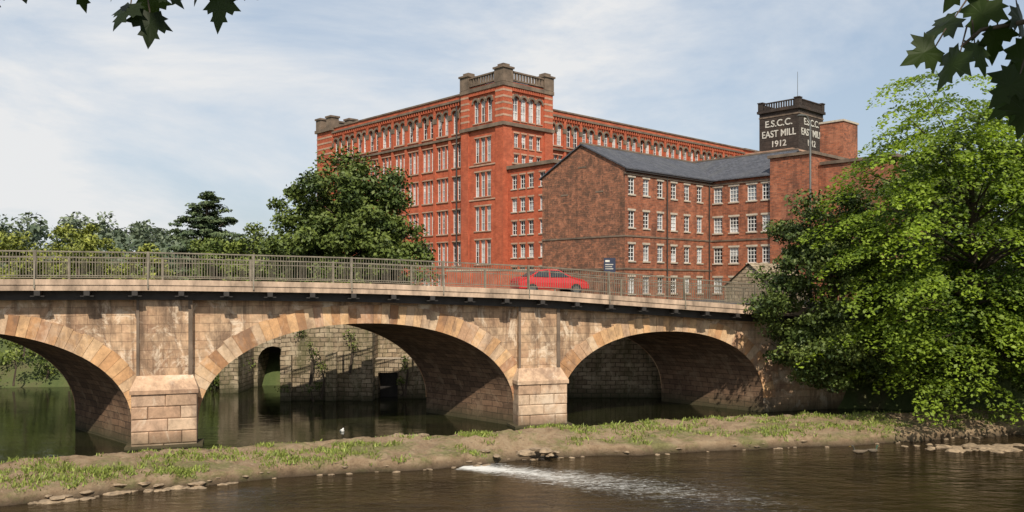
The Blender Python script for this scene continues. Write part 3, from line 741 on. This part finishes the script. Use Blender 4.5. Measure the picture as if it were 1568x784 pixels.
gv=[];gt=[]
def blades(px,py,pz,n,h,sp):
    for _ in range(n):
        x=px+random.gauss(0,sp); y=py+random.gauss(0,sp); a=random.uniform(0,6.28); hh=h*random.uniform(.5,1.2); w=.015+.015*random.random()+hh*.06
        lx,ly=random.gauss(0,.4)*hh,random.gauss(0,.4)*hh
        gv.extend([(x-w*math.cos(a),y-w*math.sin(a),pz-.03),(x+w*math.cos(a),y+w*math.sin(a),pz-.03),(x+lx+w*.6*math.cos(a),y+ly+w*.6*math.sin(a),pz+hh*.8),(x+lx*1.4,y+ly*1.4,pz+hh)])
        gt.append(random.random())
for _ in range(19000):
    i=random.randrange(NS); j=random.randrange(4,NW-4); p=BV[i,j]
    if abs(p[0])>35: continue
    nval=noise.fractal(Vector((p[0]*.4,p[1]*.8,9.)),.6,2.,6)
    w=j/NW
    if p[0]<-7: thr=-.12 if .1<w<.62 else .2
    elif p[0]<3: thr=.4
    else: thr=.0 if .2<w<.8 else .28
    if nval>thr+random.gauss(0,.06) and p[2]>-.2: blades(p[0],p[1],p[2],random.randint(3,7),random.choice((.04,.06,.08,.12,.17)),.11)
def quadcloud(name,V,tint,mat,parent=None):
    V=np.asarray(V,float); n=len(V)//4
    me=bpy.data.meshes.new(name); me.vertices.add(4*n); me.vertices.foreach_set('co',V.ravel())
    me.loops.add(4*n); me.loops.foreach_set('vertex_index',np.arange(4*n)); me.polygons.add(n)
    me.polygons.foreach_set('loop_start',np.arange(0,4*n,4)); me.polygons.foreach_set('loop_total',np.full(n,4))
    me.update(calc_edges=True); me.materials.append(mat)
    at=me.attributes.new('tint','FLOAT','FACE'); at.data.foreach_set('value',np.asarray(tint,dtype=np.float32))
    o=bpy.data.objects.new(name,me); COL.objects.link(o)
    if parent: o.parent=parent
    return o
quadcloud('bank_grass',gv,gt,grassm)
def rocks(name,lst):
    bm=bmesh.new()
    for (x,y,z,r) in lst:
        res=bmesh.ops.create_icosphere(bm,subdivisions=2,radius=1)
        sd=random.random()*50; sc=Vector((r*random.uniform(.8,1.6),r*random.uniform(.7,1.2),r*random.uniform(.22,.42)))
        a=random.gauss(.35,.5); ca,sa=math.cos(a),math.sin(a)
        for v in res['verts']:
            c=v.co*(1+.5*noise.noise(v.co*1.3+Vector((sd,sd,sd)))); c=Vector((c.x*sc.x,c.y*sc.y,c.z*sc.z))
            v.co=Vector((x+c.x*ca-c.y*sa,y+c.x*sa+c.y*ca,z+c.z))
    me=bpy.data.meshes.new(name); bm.to_mesh(me); bm.free(); me.materials.append(rockm)
    o=bpy.data.objects.new(name,me); COL.objects.link(o); return o
L=[]
for _ in range(230):
    i=random.randrange(60,NS-30); p=BV[i,random.randint(2,4)]
    if p[0]>-9 and random.random()<.55: continue
    L.append((p[0],p[1],max(-.5,p[2]-.06),random.uniform(.07,.22)*(1.3 if p[0]<-12 else .7)))
for _ in range(200):
    i=random.randrange(60,NS-30); p=BV[i,random.randint(6,NW-6)]; L.append((p[0],p[1],p[2],random.uniform(.03,.09)))
for _ in range(9): L.append((random.uniform(-2.2,2.2),random.uniform(37.4,38.8),-.2+random.random()*.2,random.uniform(.2,.45)))
for _ in range(5): L.append((random.uniform(-5.5,-4.0),random.uniform(39.6,40.1),.3,random.uniform(.2,.4)))
rocks('bank_stones',L)
rocks('river_rocks',[(22.8+random.gauss(0,1.4)*1.0,40.9+random.gauss(0,.45),-.48,random.uniform(.12,.36)) for _ in range(60)])

# ================================================================== TREES
def leafquads(P,outn,size,flat=.5,asp=.6):
    n=len(P)
    nr=rng.normal(size=(n,3)); nr/=np.linalg.norm(nr,axis=1)[:,None]
    up=np.array([0,0,1.]); nrm=nr*(1-flat)+outn*flat*.6+up*flat*.7; nrm/=np.linalg.norm(nrm,axis=1)[:,None]
    t=np.cross(nrm,rng.normal(size=(n,3))); t/=np.linalg.norm(t,axis=1)[:,None]; bt=np.cross(nrm,t)
    s=size*rng.uniform(.6,1.35,size=(n,1))
    a=P-t*s*.5; c=P+t*s*.5-nrm*s*.12; b=P+bt*s*asp*.5; d=P-bt*s*asp*.5
    return np.stack([a,b,c,d],1).reshape(-1,3)
def cloud(centers,radii,per,size,flat=.5,shell=.55,tintf=None):
    VV=[];TN=[]
    cc=np.mean(centers,0)
    for c,r in zip(centers,radii):
        k=int(per*rng.uniform(.7,1.3)); d=rng.normal(size=(k,3)); d/=np.linalg.norm(d,axis=1)[:,None]
        rad=rng.uniform(0,1,size=(k,1))**shell
        P=c+d*rad*np.array(r)
        o=(np.array(c)-cc); o=o/(np.linalg.norm(o)+1e-6)
        VV.append(leafquads(P,d*.6+o*.6,size,flat))
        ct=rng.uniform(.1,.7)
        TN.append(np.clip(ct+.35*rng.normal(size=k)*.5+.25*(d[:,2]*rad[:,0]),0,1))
    return np.concatenate(VV),np.concatenate(TN)
def limbs(mb,base,top,r0,centers,every=1,n=5):
    base=Vector(base);top=Vector(top)
    pts=[base.lerp(top,k/n)+Vector((random.gauss(0,.12),random.gauss(0,.12),0))*(1 if 0<k else 0) for k in range(n+1)]
    mb.tube(pts,[r0*(1.25 if k==0 else 1)*(1-.75*k/n) for k in range(n+1)],bark,8)
    for c in centers[::every]:
        c=Vector(c); h=(c.z-base.z)/(top.z-base.z); h=min(.95,max(.22,h*.72)); s=base.lerp(top,h)
        mdp=s.lerp(c,.5)+Vector((random.gauss(0,.2),random.gauss(0,.2),.25*random.random()+.1))
        rr=r0*(1-.75*h)*.42; mb.tube([s,mdp,c],[rr,rr*.6,rr*.2],bark,5,False)
def ell_centers(n,c,r,inner=.45,zmin=None,seed=0,lump=.25):
    out=[]
    while len(out)<n:
        d=rng.normal(size=3); d/=np.linalg.norm(d)
        k=rng.uniform(inner,1.)**.7
        k*=1+lump*noise.noise(Vector(d*1.8)+Vector((seed,seed,seed)))
        p=np.array(c)+d*k*np.array(r)
        if zmin is not None and p[2]<zmin: continue
        out.append(p)
    return out
def tree(name,base,c,r,n,cr,per,size,mat,r0=.4,flat=.45,zmin=None,seed=0,inner=.45,lump=.25,every=3):
    e=empty(name); cs=ell_centers(n,c,r,inner,zmin,seed,lump)
    rad=[np.array(cr)*rng.uniform(.65,1.3) for _ in cs]
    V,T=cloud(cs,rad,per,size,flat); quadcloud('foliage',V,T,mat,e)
    mb=MB(); limbs(mb,base,(c[0],c[1],c[2]+r[2]*.45),r0,cs,every); mb.build('trunk_and_limbs',e,True)
    return e
tree('sycamore_tree',(-13.4,70,5.5),(-13.3,70,10.9),(6.3,5.4,6.9),235,(1.3,1.3,.95),300,.33,leaf_dark,.45,seed=2,inner=.3,zmin=5.5,every=8,lump=.3)
tree('ash_tree',(-41,80,5.5),(-41,80,9.6),(3.6,3.4,3.9),52,(1.1,1.1,.75),200,.32,leaf_yellow,.3,seed=5,every=5)
tree('ash_tree',(-47,79,5.5),(-47,79,9.3),(3.3,3.4,3.6),44,(1.1,1.1,.75),200,.32,leaf_yellow,.3,seed=8,every=5)
tree('ash_tree',(-35.5,82,5.5),(-35.5,82,8.2),(2.8,2.8,2.8),34,(1.0,1.0,.7),200,.32,leaf_yellow,.28,seed=15,every=5)
tree('beech_tree',(-28,82,5.5),(-28,82,8.6),(3.4,3.2,3.2),44,(1.1,1.1,.8),220,.32,leaf_mid,.3,seed=9,every=5)
tree('beech_tree',(-23.8,80,5.5),(-23.8,80,9.2),(3.0,2.8,3.7),42,(1.0,1.0,.75),220,.32,leaf_mid,.3,seed=19,every=5)
tree('beech_tree',(-20.5,78,5.5),(-20.5,78,8.2),(2.6,2.8,3.0),32,(1.0,1.0,.75),220,.32,leaf_dark,.3,seed=29,every=5)
tree('hawthorn_tree',(-53,75,5.5),(-53,75,7.6),(5,3,2.0),36,(1.1,1.1,.7),200,.3,leaf_mid,.25,seed=11,every=5)
ce=empty('cedar_tree'); cs=[];rad=[]
for k in range(230):
    h=random.random()**1.05; R_=6.0*(1-h)**.55*(1-.15*h)+.4; a=random.uniform(0,6.28); q=random.uniform(.1,1.)
    z=8.2+round(9.3*h/.85)*.85+random.gauss(0,.12)
    cs.append(np.array((-34.3+R_*q*math.cos(a),95+R_*q*math.sin(a),z-q*.1+.6*noise.noise(Vector((a,h*3,1)))))); rad.append(np.array((1.3,1.3,.36))*random.uniform(.55,1.15)*(1.1-h*.4))
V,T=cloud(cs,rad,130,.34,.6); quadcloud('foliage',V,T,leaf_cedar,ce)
mb=MB(); limbs(mb,(-34.3,95,5.5),(-34.3,95,17.0),.45,cs,5); mb.build('trunk_and_limbs',ce,True)
def bushes(name,cs,rr,per,size,mat):
    e=empty(name); V,T=cloud([np.array(c,float) for c in cs],[np.array(rr)*rng.uniform(.7,1.3) for _ in cs],per,size,.4); quadcloud('foliage',V,T,mat,e)
    mb=MB()
    for c in cs[::2]: mb.tube([(c[0],c[1],max(.2,c[2]-2.5)),(c[0]+.2,c[1],c[2]-.8),c],[.09,.06,.02],bark,5)
    mb.build('stems',e)
cs=[(x+random.uniform(-.8,.8),61.0+random.uniform(-.5,3),random.uniform(.5,5.0)) for x in np.arange(-52,-24,.32)]
bushes('riverside_bushes',cs,(1.1,1.0,.8),130,.24,leaf_mid)
cs=[(x+random.uniform(-.3,.3),59.5+random.uniform(0,3),random.uniform(.4,2.4)) for x in np.arange(-24,-19.3,.22)]
bushes('riverside_bushes',cs,(.8,.8,.6),120,.2,leaf_mid)
cs=[(-12.9,54.1,3.6),(-12.6,54.1,3.0),(-12.2,54.2,2.2),(-12.3,54.2,1.0),(-12.9,54.2,.8),(-13.6,54.3,4.4),(-10.4,54.3,4.3),(-10.1,54.3,3.6),(-7.0,55.3,2.6),(-7.1,55.3,2.0),(-7.3,55.4,1.2),(-14.6,54.0,.9)]
bushes('wall_creeper',cs,(.45,.2,.4),80,.13,leaf_mid)
cs=[(x,random.uniform(64,70),random.uniform(5.3,7.3)) for x in np.arange(-60,-8,.7)]
bushes('bank_hedge',cs,(1.3,1.1,.8),120,.28,leaf_mid)
cs=[];rad=[]
for k in range(300):
    x=random.uniform(-330,40); y=random.uniform(210,420)
    g=float(hgt(np.array([x]),np.array([y]))[0]); r=random.uniform(2.5,5.5)
    for q in range(2): cs.append(np.array((x+random.gauss(0,2.),y+random.gauss(0,2),g+r*.6+random.random()*5*(1.6 if x<-135 else .3)))); rad.append(np.array((r*.9,r*.9,r*.75)))
V,T=cloud(cs,rad,70,1.7,.5,.4); quadcloud('distant_trees',V,T,leaf_far)
cs=[];rad=[]
for k in range(40):
    x=random.uniform(-130,-48); y=random.uniform(120,170); r=random.uniform(1.5,2.6)
    for q in range(3): cs.append(np.array((x+random.gauss(0,1.5),y+random.gauss(0,1.5),6+r*.6+random.random()*2.0))); rad.append(np.array((r,r,r*.8)))
V,T=cloud(cs,rad,70,.9,.5,.4); quadcloud('woodland_trees',V,T,leaf_mid)

# right bank trees
tree('holly_tree',(19.5,50.5,1.5),(17.5,47.2,7.0),(3.8,3.2,6.4),140,(1.05,1.05,.6),280,.21,leaf_dark,.3,seed=21,inner=.35,zmin=1.9,every=8)
tree('elder_bush',(24,51,2),(25,49.5,4.6),(9,2.6,4.6),130,(1.2,1.0,.7),220,.23,leaf_dark,.3,seed=23,inner=.3,zmin=1.6,every=8)
def spray_tree(name,base,top,c,r,n,seed,mat,ctr,lump=.3,r0=.45,rng_R=(.8,1.8),inner=.4,zmin=1.9,size=.21):
    bt=empty(name); cs=ell_centers(n,c,r,inner,zmin,seed,lump)
    VV=[];TN=[]
    ctr=np.array(ctr,float)
    for cc_ in cs:
        o=(cc_-ctr); rr_=np.linalg.norm((cc_-np.array(c))/np.array(r)); o[2]=0; o/=np.linalg.norm(o)+1e-6
        R_=rng.uniform(*rng_R); k=int(310*(R_/1.4)**1.5)
        q=rng.uniform(-1,1,size=(k,2)); q=q[(q**2).sum(1)<1]; k=len(q)
        side=np.array((-o[1],o[0],0))
        drop=-(.34+.22*rng.random())
        q1=q[:,0:1]*R_*1.35; q2=q[:,1:2]*R_*.62
        P=cc_+o*q1+side*q2+np.array((0,0,1.))*(drop*q1-.2*q2**2-.12*q1**2+rng.normal(size=(k,1))*.09)
        VV.append(leafquads(P,np.tile(o,(k,1))*.4,size,.66,.62)); ct=rng.uniform(.0,.55)+.35*min(1,max(0,(rr_-.55)/.4))  # inner clusters tinted darker: shade inside the crown put into leaf colour
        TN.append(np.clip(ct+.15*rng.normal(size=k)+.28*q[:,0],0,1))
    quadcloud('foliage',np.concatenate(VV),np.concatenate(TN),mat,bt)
    mb=MB(); limbs(mb,base,top,r0,cs,7,6); mb.build('trunk_and_limbs',bt,True)
spray_tree('lime_tree',(26.5,49.0,2.5),(25,46,13),(24.4,44.2,9.4),(8.7,4.8,8.9),330,31,leaf_bright,(24.6,46.5,11),lump=.35,inner=.35,rng_R=(.7,2.0))
spray_tree('lime_tree',(37,52,5.5),(36,51,14),(36,50,10.5),(7.5,4.5,9.5),190,35,leaf_bright,(36,52,11),lump=.2,rng_R=(1.1,2.1),zmin=3,size=.25)
tree('oak_tree',(40,66,5.5),(39,64,12.5),(11,5,7.5),110,(1.9,1.6,1.3),220,.42,leaf_mid,.5,seed=41,every=8)
tree('beech_tree',(27,55,5.5),(26.5,54,9.5),(5.5,3.2,6.0),85,(1.3,1.2,.9),200,.28,leaf_dark,.4,seed=51,every=8)

# ================================================================== OVERHANGING MAPLE
mp=empty('maple_tree')
half=[(0,0),(.10,-.03),(.30,-.16),(.34,-.02),(.52,.02),(.40,.12),(.50,.22),(.66,.36),(.46,.38),(.42,.50),(.24,.42),(.22,.55),(.30,.70),(.16,.72),(.10,.86),(0,1.05)]
outl=half+[(-x,y) for x,y in half[-2:0:-1]]
LV=[];LF=[];LT=[]
def maple_leaf(p,size,dirv,nrm,tint):
    d=Vector(dirv).normalized(); n=Vector(nrm); n=(n-d*n.dot(d)).normalized(); s=d.cross(n)
    base=len(LV); c=Vector(p)+d*size*.35
    LV.append(tuple(c-n*size*.03))
    for (x,y) in outl:
        cur=-.22*(abs(x)**1.3)*size-.16*y*y*size
        LV.append(tuple(Vector(p)+s*x*size+d*y*size+n*cur))
    m_=len(outl)
    for k in range(m_):
        LF.append((base,base+1+k,base+1+(k+1)%m_)); LT.append(tint)
tw=MB()
leaves=[
 (-1.62,2.62,8.24,.10,(-.1,.1,-1)),(-1.52,2.60,8.24,.085,(.3,0,-1)),(-1.70,2.7,8.27,.10,(-.5,0,-.8)),
 (-1.36,2.65,8.25,.085,(.3,.1,-1)),(-1.30,2.6,8.26,.08,(.9,.1,-.7)),
 (-1.17,2.6,8.17,.105,(-.25,.0,-1)),(-1.12,2.62,8.15,.11,(.25,.1,-1)),(-1.19,2.55,8.25,.10,(-.8,0,-.7)),(-1.07,2.6,8.22,.08,(.8,.1,-.6)),(-1.14,2.66,8.22,.10,(0,.1,-1)),
 (-.90,2.62,8.20,.11,(.15,.1,-1)),(-.86,2.6,8.24,.09,(.8,0,-.7)),(-.96,2.62,8.25,.08,(-.5,0,-1)),
 (1.35,2.55,8.01,.125,(-.5,0,-1)),(1.42,2.6,8.05,.11,(.2,0,-1)),(1.36,2.6,8.13,.12,(-.9,.1,-.5)),(1.46,2.6,8.18,.12,(-.4,.1,-1)),(1.55,2.6,8.16,.12,(.3,.1,-1)),
 (1.56,2.55,8.03,.14,(-.3,0,-1)),(1.50,2.5,7.93,.12,(-.6,0,-1)),(1.62,2.55,7.95,.14,(.1,0,-1)),(1.53,2.5,7.86,.12,(-.25,.1,-1)),(1.60,2.5,7.82,.12,(.2,.1,-1)),
 (1.50,2.62,8.27,.12,(-.7,0,-.8)),(1.40,2.62,8.26,.11,(-.6,0,-.9)),(1.66,2.6,8.1,.14,(.5,0,-1)),(1.30,2.6,8.04,.11,(-.9,0,-.6)),
 (1.57,2.6,7.98,.13,(.3,.2,-1)),(1.49,2.6,8.1,.12,(.1,.2,-1)),(1.56,2.65,7.9,.13,(0,.1,-1))]
for (x,y,z,s,d) in leaves:
    maple_leaf((x,y,z),s,(d[0]+random.gauss(0,.15),d[1]+random.gauss(0,.35),d[2]),(random.gauss(0,.5),-1,.6+random.gauss(0,.4)),random.random())
def twig(pts,r): tw.tube(pts,[r*(1-.8*i/(len(pts)-1)) for i in range(len(pts))],bark,6)
twig([(.8,1.2,10.2),(-.2,2.0,9.2),(-.9,2.5,8.55),(-1.13,2.62,8.24)],.022)
twig([(-.2,2.0,9.2),(-.7,2.45,8.6),(-.92,2.62,8.24)],.012); twig([(-.2,2.0,9.2),(-1.0,2.5,8.6),(-1.35,2.65,8.3)],.012); twig([(-1.0,2.5,8.6),(-1.4,2.6,8.4),(-1.6,2.65,8.27)],.01)
twig([(2.6,.8,9.6),(2.2,1.8,8.9),(1.85,2.4,8.3),(1.6,2.6,8.12),(1.44,2.6,8.09),(1.36,2.56,8.03)],.018)
twig([(1.85,2.4,8.3),(1.7,2.5,8.05),(1.6,2.52,7.95),(1.56,2.5,7.88)],.01); twig([(2.2,1.8,8.9),(1.75,2.5,8.4),(1.52,2.6,8.28),(1.42,2.62,8.27)],.01)
for (x,y,z,s,d) in leaves:
    dd=Vector(d).normalized(); p=Vector((x,y,z)); tw.tube([p,p-dd*s*.35+Vector((0,0,s*.3))],[.0022,.003],bark,4)
twig([(3.2,-1.6,4.8),(3.3,-1.4,6.5),(3.0,-.8,8.2),(2.6,.8,9.6)],.26); twig([(3.0,-.8,8.2),(1.8,-.2,9.6),(.8,1.2,10.2)],.1); twig([(3.0,-.8,8.2),(2.4,-2.0,10.5),(.5,-2.5,11.5),(-1.5,-2.2,11.8)],.12)
tw.build('trunk_and_twigs',mp,True)
for k in range(3000):  # out-of-frame crown, added toward the sun to shade the hanging leaves
    x=random.uniform(-3.2,4.0); y=random.uniform(-4.0,1.6); z=random.uniform(9.6,12.2)
    maple_leaf((x,y,z),random.uniform(.11,.17)*1.35,(random.gauss(0,1),random.gauss(0,1),-.4),(random.gauss(0,.4),random.gauss(0,.4),1),random.random())
me=bpy.data.meshes.new('leaves'); me.from_pydata(LV,[],LF); me.materials.append(leaf_maple)
at=me.attributes.new('tint','FLOAT','FACE'); at.data.foreach_set('value',LT)
o=bpy.data.objects.new('leaves',me); COL.objects.link(o); o.parent=mp

# ================================================================== OBJECTS
def carbody(name,paintc,t,w,heading=1):
    e=empty(name)
    m,nt,b=newmat(name+'_paint'); b.inputs['Base Color'].default_value=(*paintc,1); b.inputs['Roughness'].default_value=.3; b.inputs['Coat Weight'].default_value=.5
    tcx=nt.nodes.new('ShaderNodeTexCoord').outputs['Object']; nt.links.new(ramp(nt,noise_t(nt,tcx,2.),[(.2,[c*.9 for c in paintc]),(.8,paintc)]),b.inputs['Base Color'])
    tyre=flat(name+'_tyre',(.02,.02,.02),.8)
    z=zd(t)-.2
    T=lambda x,y,zz: Bf(t+heading*x,w+y,z+zz)
    bm=bmesh.new()
    side=[(-2.05,.35),(-2.1,.75),(-1.95,.98),(-1.45,1.02),(-.95,1.36),(-.5,1.47),(.35,1.44),(1.05,1.0),(1.75,.88),(2.05,.7),(2.1,.35)]
    half=.86
    def wd(zz): return half-(.16*max(0,zz-.9)/.55)
    Lp=[bm.verts.new(T(x,-wd(q),q)) for x,q in side]; Rp=[bm.verts.new(T(x,wd(q),q)) for x,q in side]
    bm.faces.new(Lp); bm.faces.new(Rp[::-1])
    for i in range(len(side)): j=(i+1)%len(side); bm.faces.new((Lp[i],Rp[i],Rp[j],Lp[j]))
    bmesh.ops.bevel(bm,geom=bm.edges[:],offset=.05,segments=2,affect='EDGES')
    me=bpy.data.meshes.new('body'); bm.to_mesh(me); bm.free(); me.materials.append(m); o=bpy.data.objects.new('body',me); COL.objects.link(o); o.parent=e
    mb=MB()
    for s in (-1,1):
        y=lambda q:s*(wd(q)+.012)
        for poly_ in ([(-1.25,1.06),(-.9,1.33),(-.45,1.4),(-.3,1.4),(-.3,1.03)],[(-.22,1.03),(-.22,1.4),(.33,1.37),(.88,1.04)]):
            mb.face([T(x,y(q),q) for x,q in poly_],g_dark)
        for wx in (-1.3,1.3):
            pts=[T(wx+.33*math.cos(a),s*.87,.33+.33*math.sin(a)) for a in np.linspace(0,2*math.pi,18)[:-1]]; p2=[T(wx+.33*math.cos(a),s*.66,.33+.33*math.sin(a)) for a in np.linspace(0,2*math.pi,18)[:-1]]
            mb.face(pts,tyre); 
            for i in range(17): j=(i+1)%17; mb.face([pts[i],pts[j],p2[j],p2[i]],tyre)
            mb.face([T(wx+.2*math.cos(a),s*.88,.33+.2*math.sin(a)) for a in np.linspace(0,2*math.pi,14)[:-1]],lamp_metal)
        mb.face([T(2.08,s*.8,.62),T(2.08,s*.5,.62),T(2.02,s*.5,.78),T(2.02,s*.8,.78)],frame_white)
    mb.face([T(.45,-.62,1.44),T(.45,.62,1.44),T(1.02,.72,1.06),T(1.02,-.72,1.06)],g_dark)
    mb.face([T(-1.02,-.62,1.35),T(-1.02,.62,1.35),T(-1.42,.72,1.08),T(-1.42,-.72,1.08)],g_dark)
    mb.build('windows_and_wheels',e)
carbody('red_car',(.5,.02,.02),19.9,2.4,1)

mb=MB(); lx,ly=17.75,50.4
mb.tube([(lx,ly,6.0),(lx,ly,7.2),(lx,ly,12),(lx,ly,17.2)],[.12,.10,.07,.05],lamp_metal,8)
mb.tube([(lx,ly,17.1),(lx-.25,ly-.05,17.45),(lx-.6,ly-.1,17.5)],[.05,.04,.04],lamp_metal,6)
mb.tube([(lx-.1,ly-.02,17.4),(lx-.35,ly-.06,17.5),(lx-.7,ly-.13,17.5),(lx-.85,ly-.16,17.47)],[.04,.13,.14,.04],lamp_metal,8,flatz=.5)
mb.build('street_lamp',None,True)
sg=empty('information_sign'); mb=MB(); navy=flat('sign_navy',(.02,.028,.06),.5)
S=frame(8.3,72,(1,0),(0,1))
mb.box(S,-.5,.5,-.03,.03,8.6,9.8,navy); mb.box(S,-.45,-.37,.031,.1,5.8,9.7,dark_steel_and_shade); mb.box(S,.37,.45,.031,.1,5.8,9.7,dark_steel_and_shade)
mb.box(S,-.38,.0,-.04,-.031,9.45,9.62,letter); mb.box(S,-.38,.3,-.04,-.031,9.2,9.28,letter); mb.box(S,-.38,.2,-.04,-.031,9.02,9.09,letter); mb.box(S,-.38,.3,-.04,-.031,8.84,8.91,letter)
mb.build('board_and_posts',sg)
def duck(name,x,y,z,body_c,head_c,sc,yaw):
    e=empty(name); bmM=flat(name+'_plumage',body_c,.8,scale=12); hm=flat(name+'_head_plumage',head_c,.6,scale=20); bill=flat(name+'_bill',(.45,.3,.06),.5)
    c,s=math.cos(yaw),math.sin(yaw)
    T=lambda a,b,h:(x+(a*c-b*s)*sc,y+(a*s+b*c)*sc,z+h*sc)
    mb=MB(); mb.tube([T(-.33,0,.15),T(-.25,0,.11),T(-.12,0,.07),T(.04,0,.06),T(.16,0,.07),T(.22,0,.09)],[.01,.055,.105,.115,.08,.02],bmM,14,flatz=.85)
    mb.build('body',e,True)
    mb=MB(); mb.tube([T(.14,0,.08),T(.17,0,.16),T(.18,0,.21),T(.20,0,.25),T(.24,0,.255),T(.27,0,.25)],[.055,.035,.032,.045,.042,.015],hm,12); mb.build('neck_and_head',e,True)
    mb=MB(); mb.tube([T(.26,0,.245),T(.30,0,.238),T(.34,0,.235)],[.018,.018,.008],bill,8,flatz=.5)
    mb.build('bill',e,True)
duck('mallard_duck',16.3,39.8,-.5,(.12,.09,.06),(.05,.045,.03),1.3,2.9)
duck('mallard_duck',17.1,40.1,-.5,(.1,.08,.055),(.03,.07,.04),1.1,.3)
duck('white_gull',-8.6,42.9,0,(.6,.6,.58),(.65,.65,.65),.5,1.3)

# ================================================================== SKY, SUN, CAMERA
S_=Vector((.08,-.80,.80)).normalized()
sun=bpy.data.lights.new('sun','SUN'); sun.energy=5.0; sun.angle=math.radians(.6); sun.color=(1,.90,.75)
so=bpy.data.objects.new('sun',sun); COL.objects.link(so); so.rotation_euler=S_.to_track_quat('Z','Y').to_euler()
w=bpy.data.worlds.new('World'); scene.world=w; w.use_nodes=True; nt=w.node_tree; bg=nt.nodes['Background']
sky=nt.nodes.new('ShaderNodeTexSky'); sky.sky_type='NISHITA'; sky.sun_disc=False; sky.sun_elevation=math.asin(S_.z); sky.sun_rotation=math.atan2(S_.x,S_.y)
sky.air_density=1.1; sky.dust_density=2.0; sky.ozone_density=1.2
tc=nt.nodes.new('ShaderNodeTexCoord').outputs['Generated']
mp1=mapping(nt,tc,(1.2,1.2,3.0),(.35,.1,.3))
n1=noise_t(nt,mp1,1.6,10,.6,.4)
cf=ramp(nt,n1,[(.40,.55),(.50,.72),(.62,.97)])
n2=noise_t(nt,mp1,1.6,10,.6,.4)
cc=ramp(nt,n2,[(.40,(4.7,5.5,6.5)),(.50,(5.7,6.2,6.8)),(.62,(6.9,6.95,7.0))])
nt.links.new(mix(nt,cf,sky.outputs[0],cc),bg.inputs['Color']); bg.inputs['Strength'].default_value=.12
cam=bpy.data.cameras.new('camera'); co=bpy.data.objects.new('camera',cam); COL.objects.link(co)
co.location=(0,0,7.3); co.rotation_euler=(math.radians(90),0,0); cam.lens=29.78; cam.sensor_width=36; cam.shift_y=.0306; cam.clip_end=6000; cam.clip_start=.05
scene.camera=co
scene.view_settings.view_transform='Standard'; scene.view_settings.look='None'; scene.view_settings.exposure=0
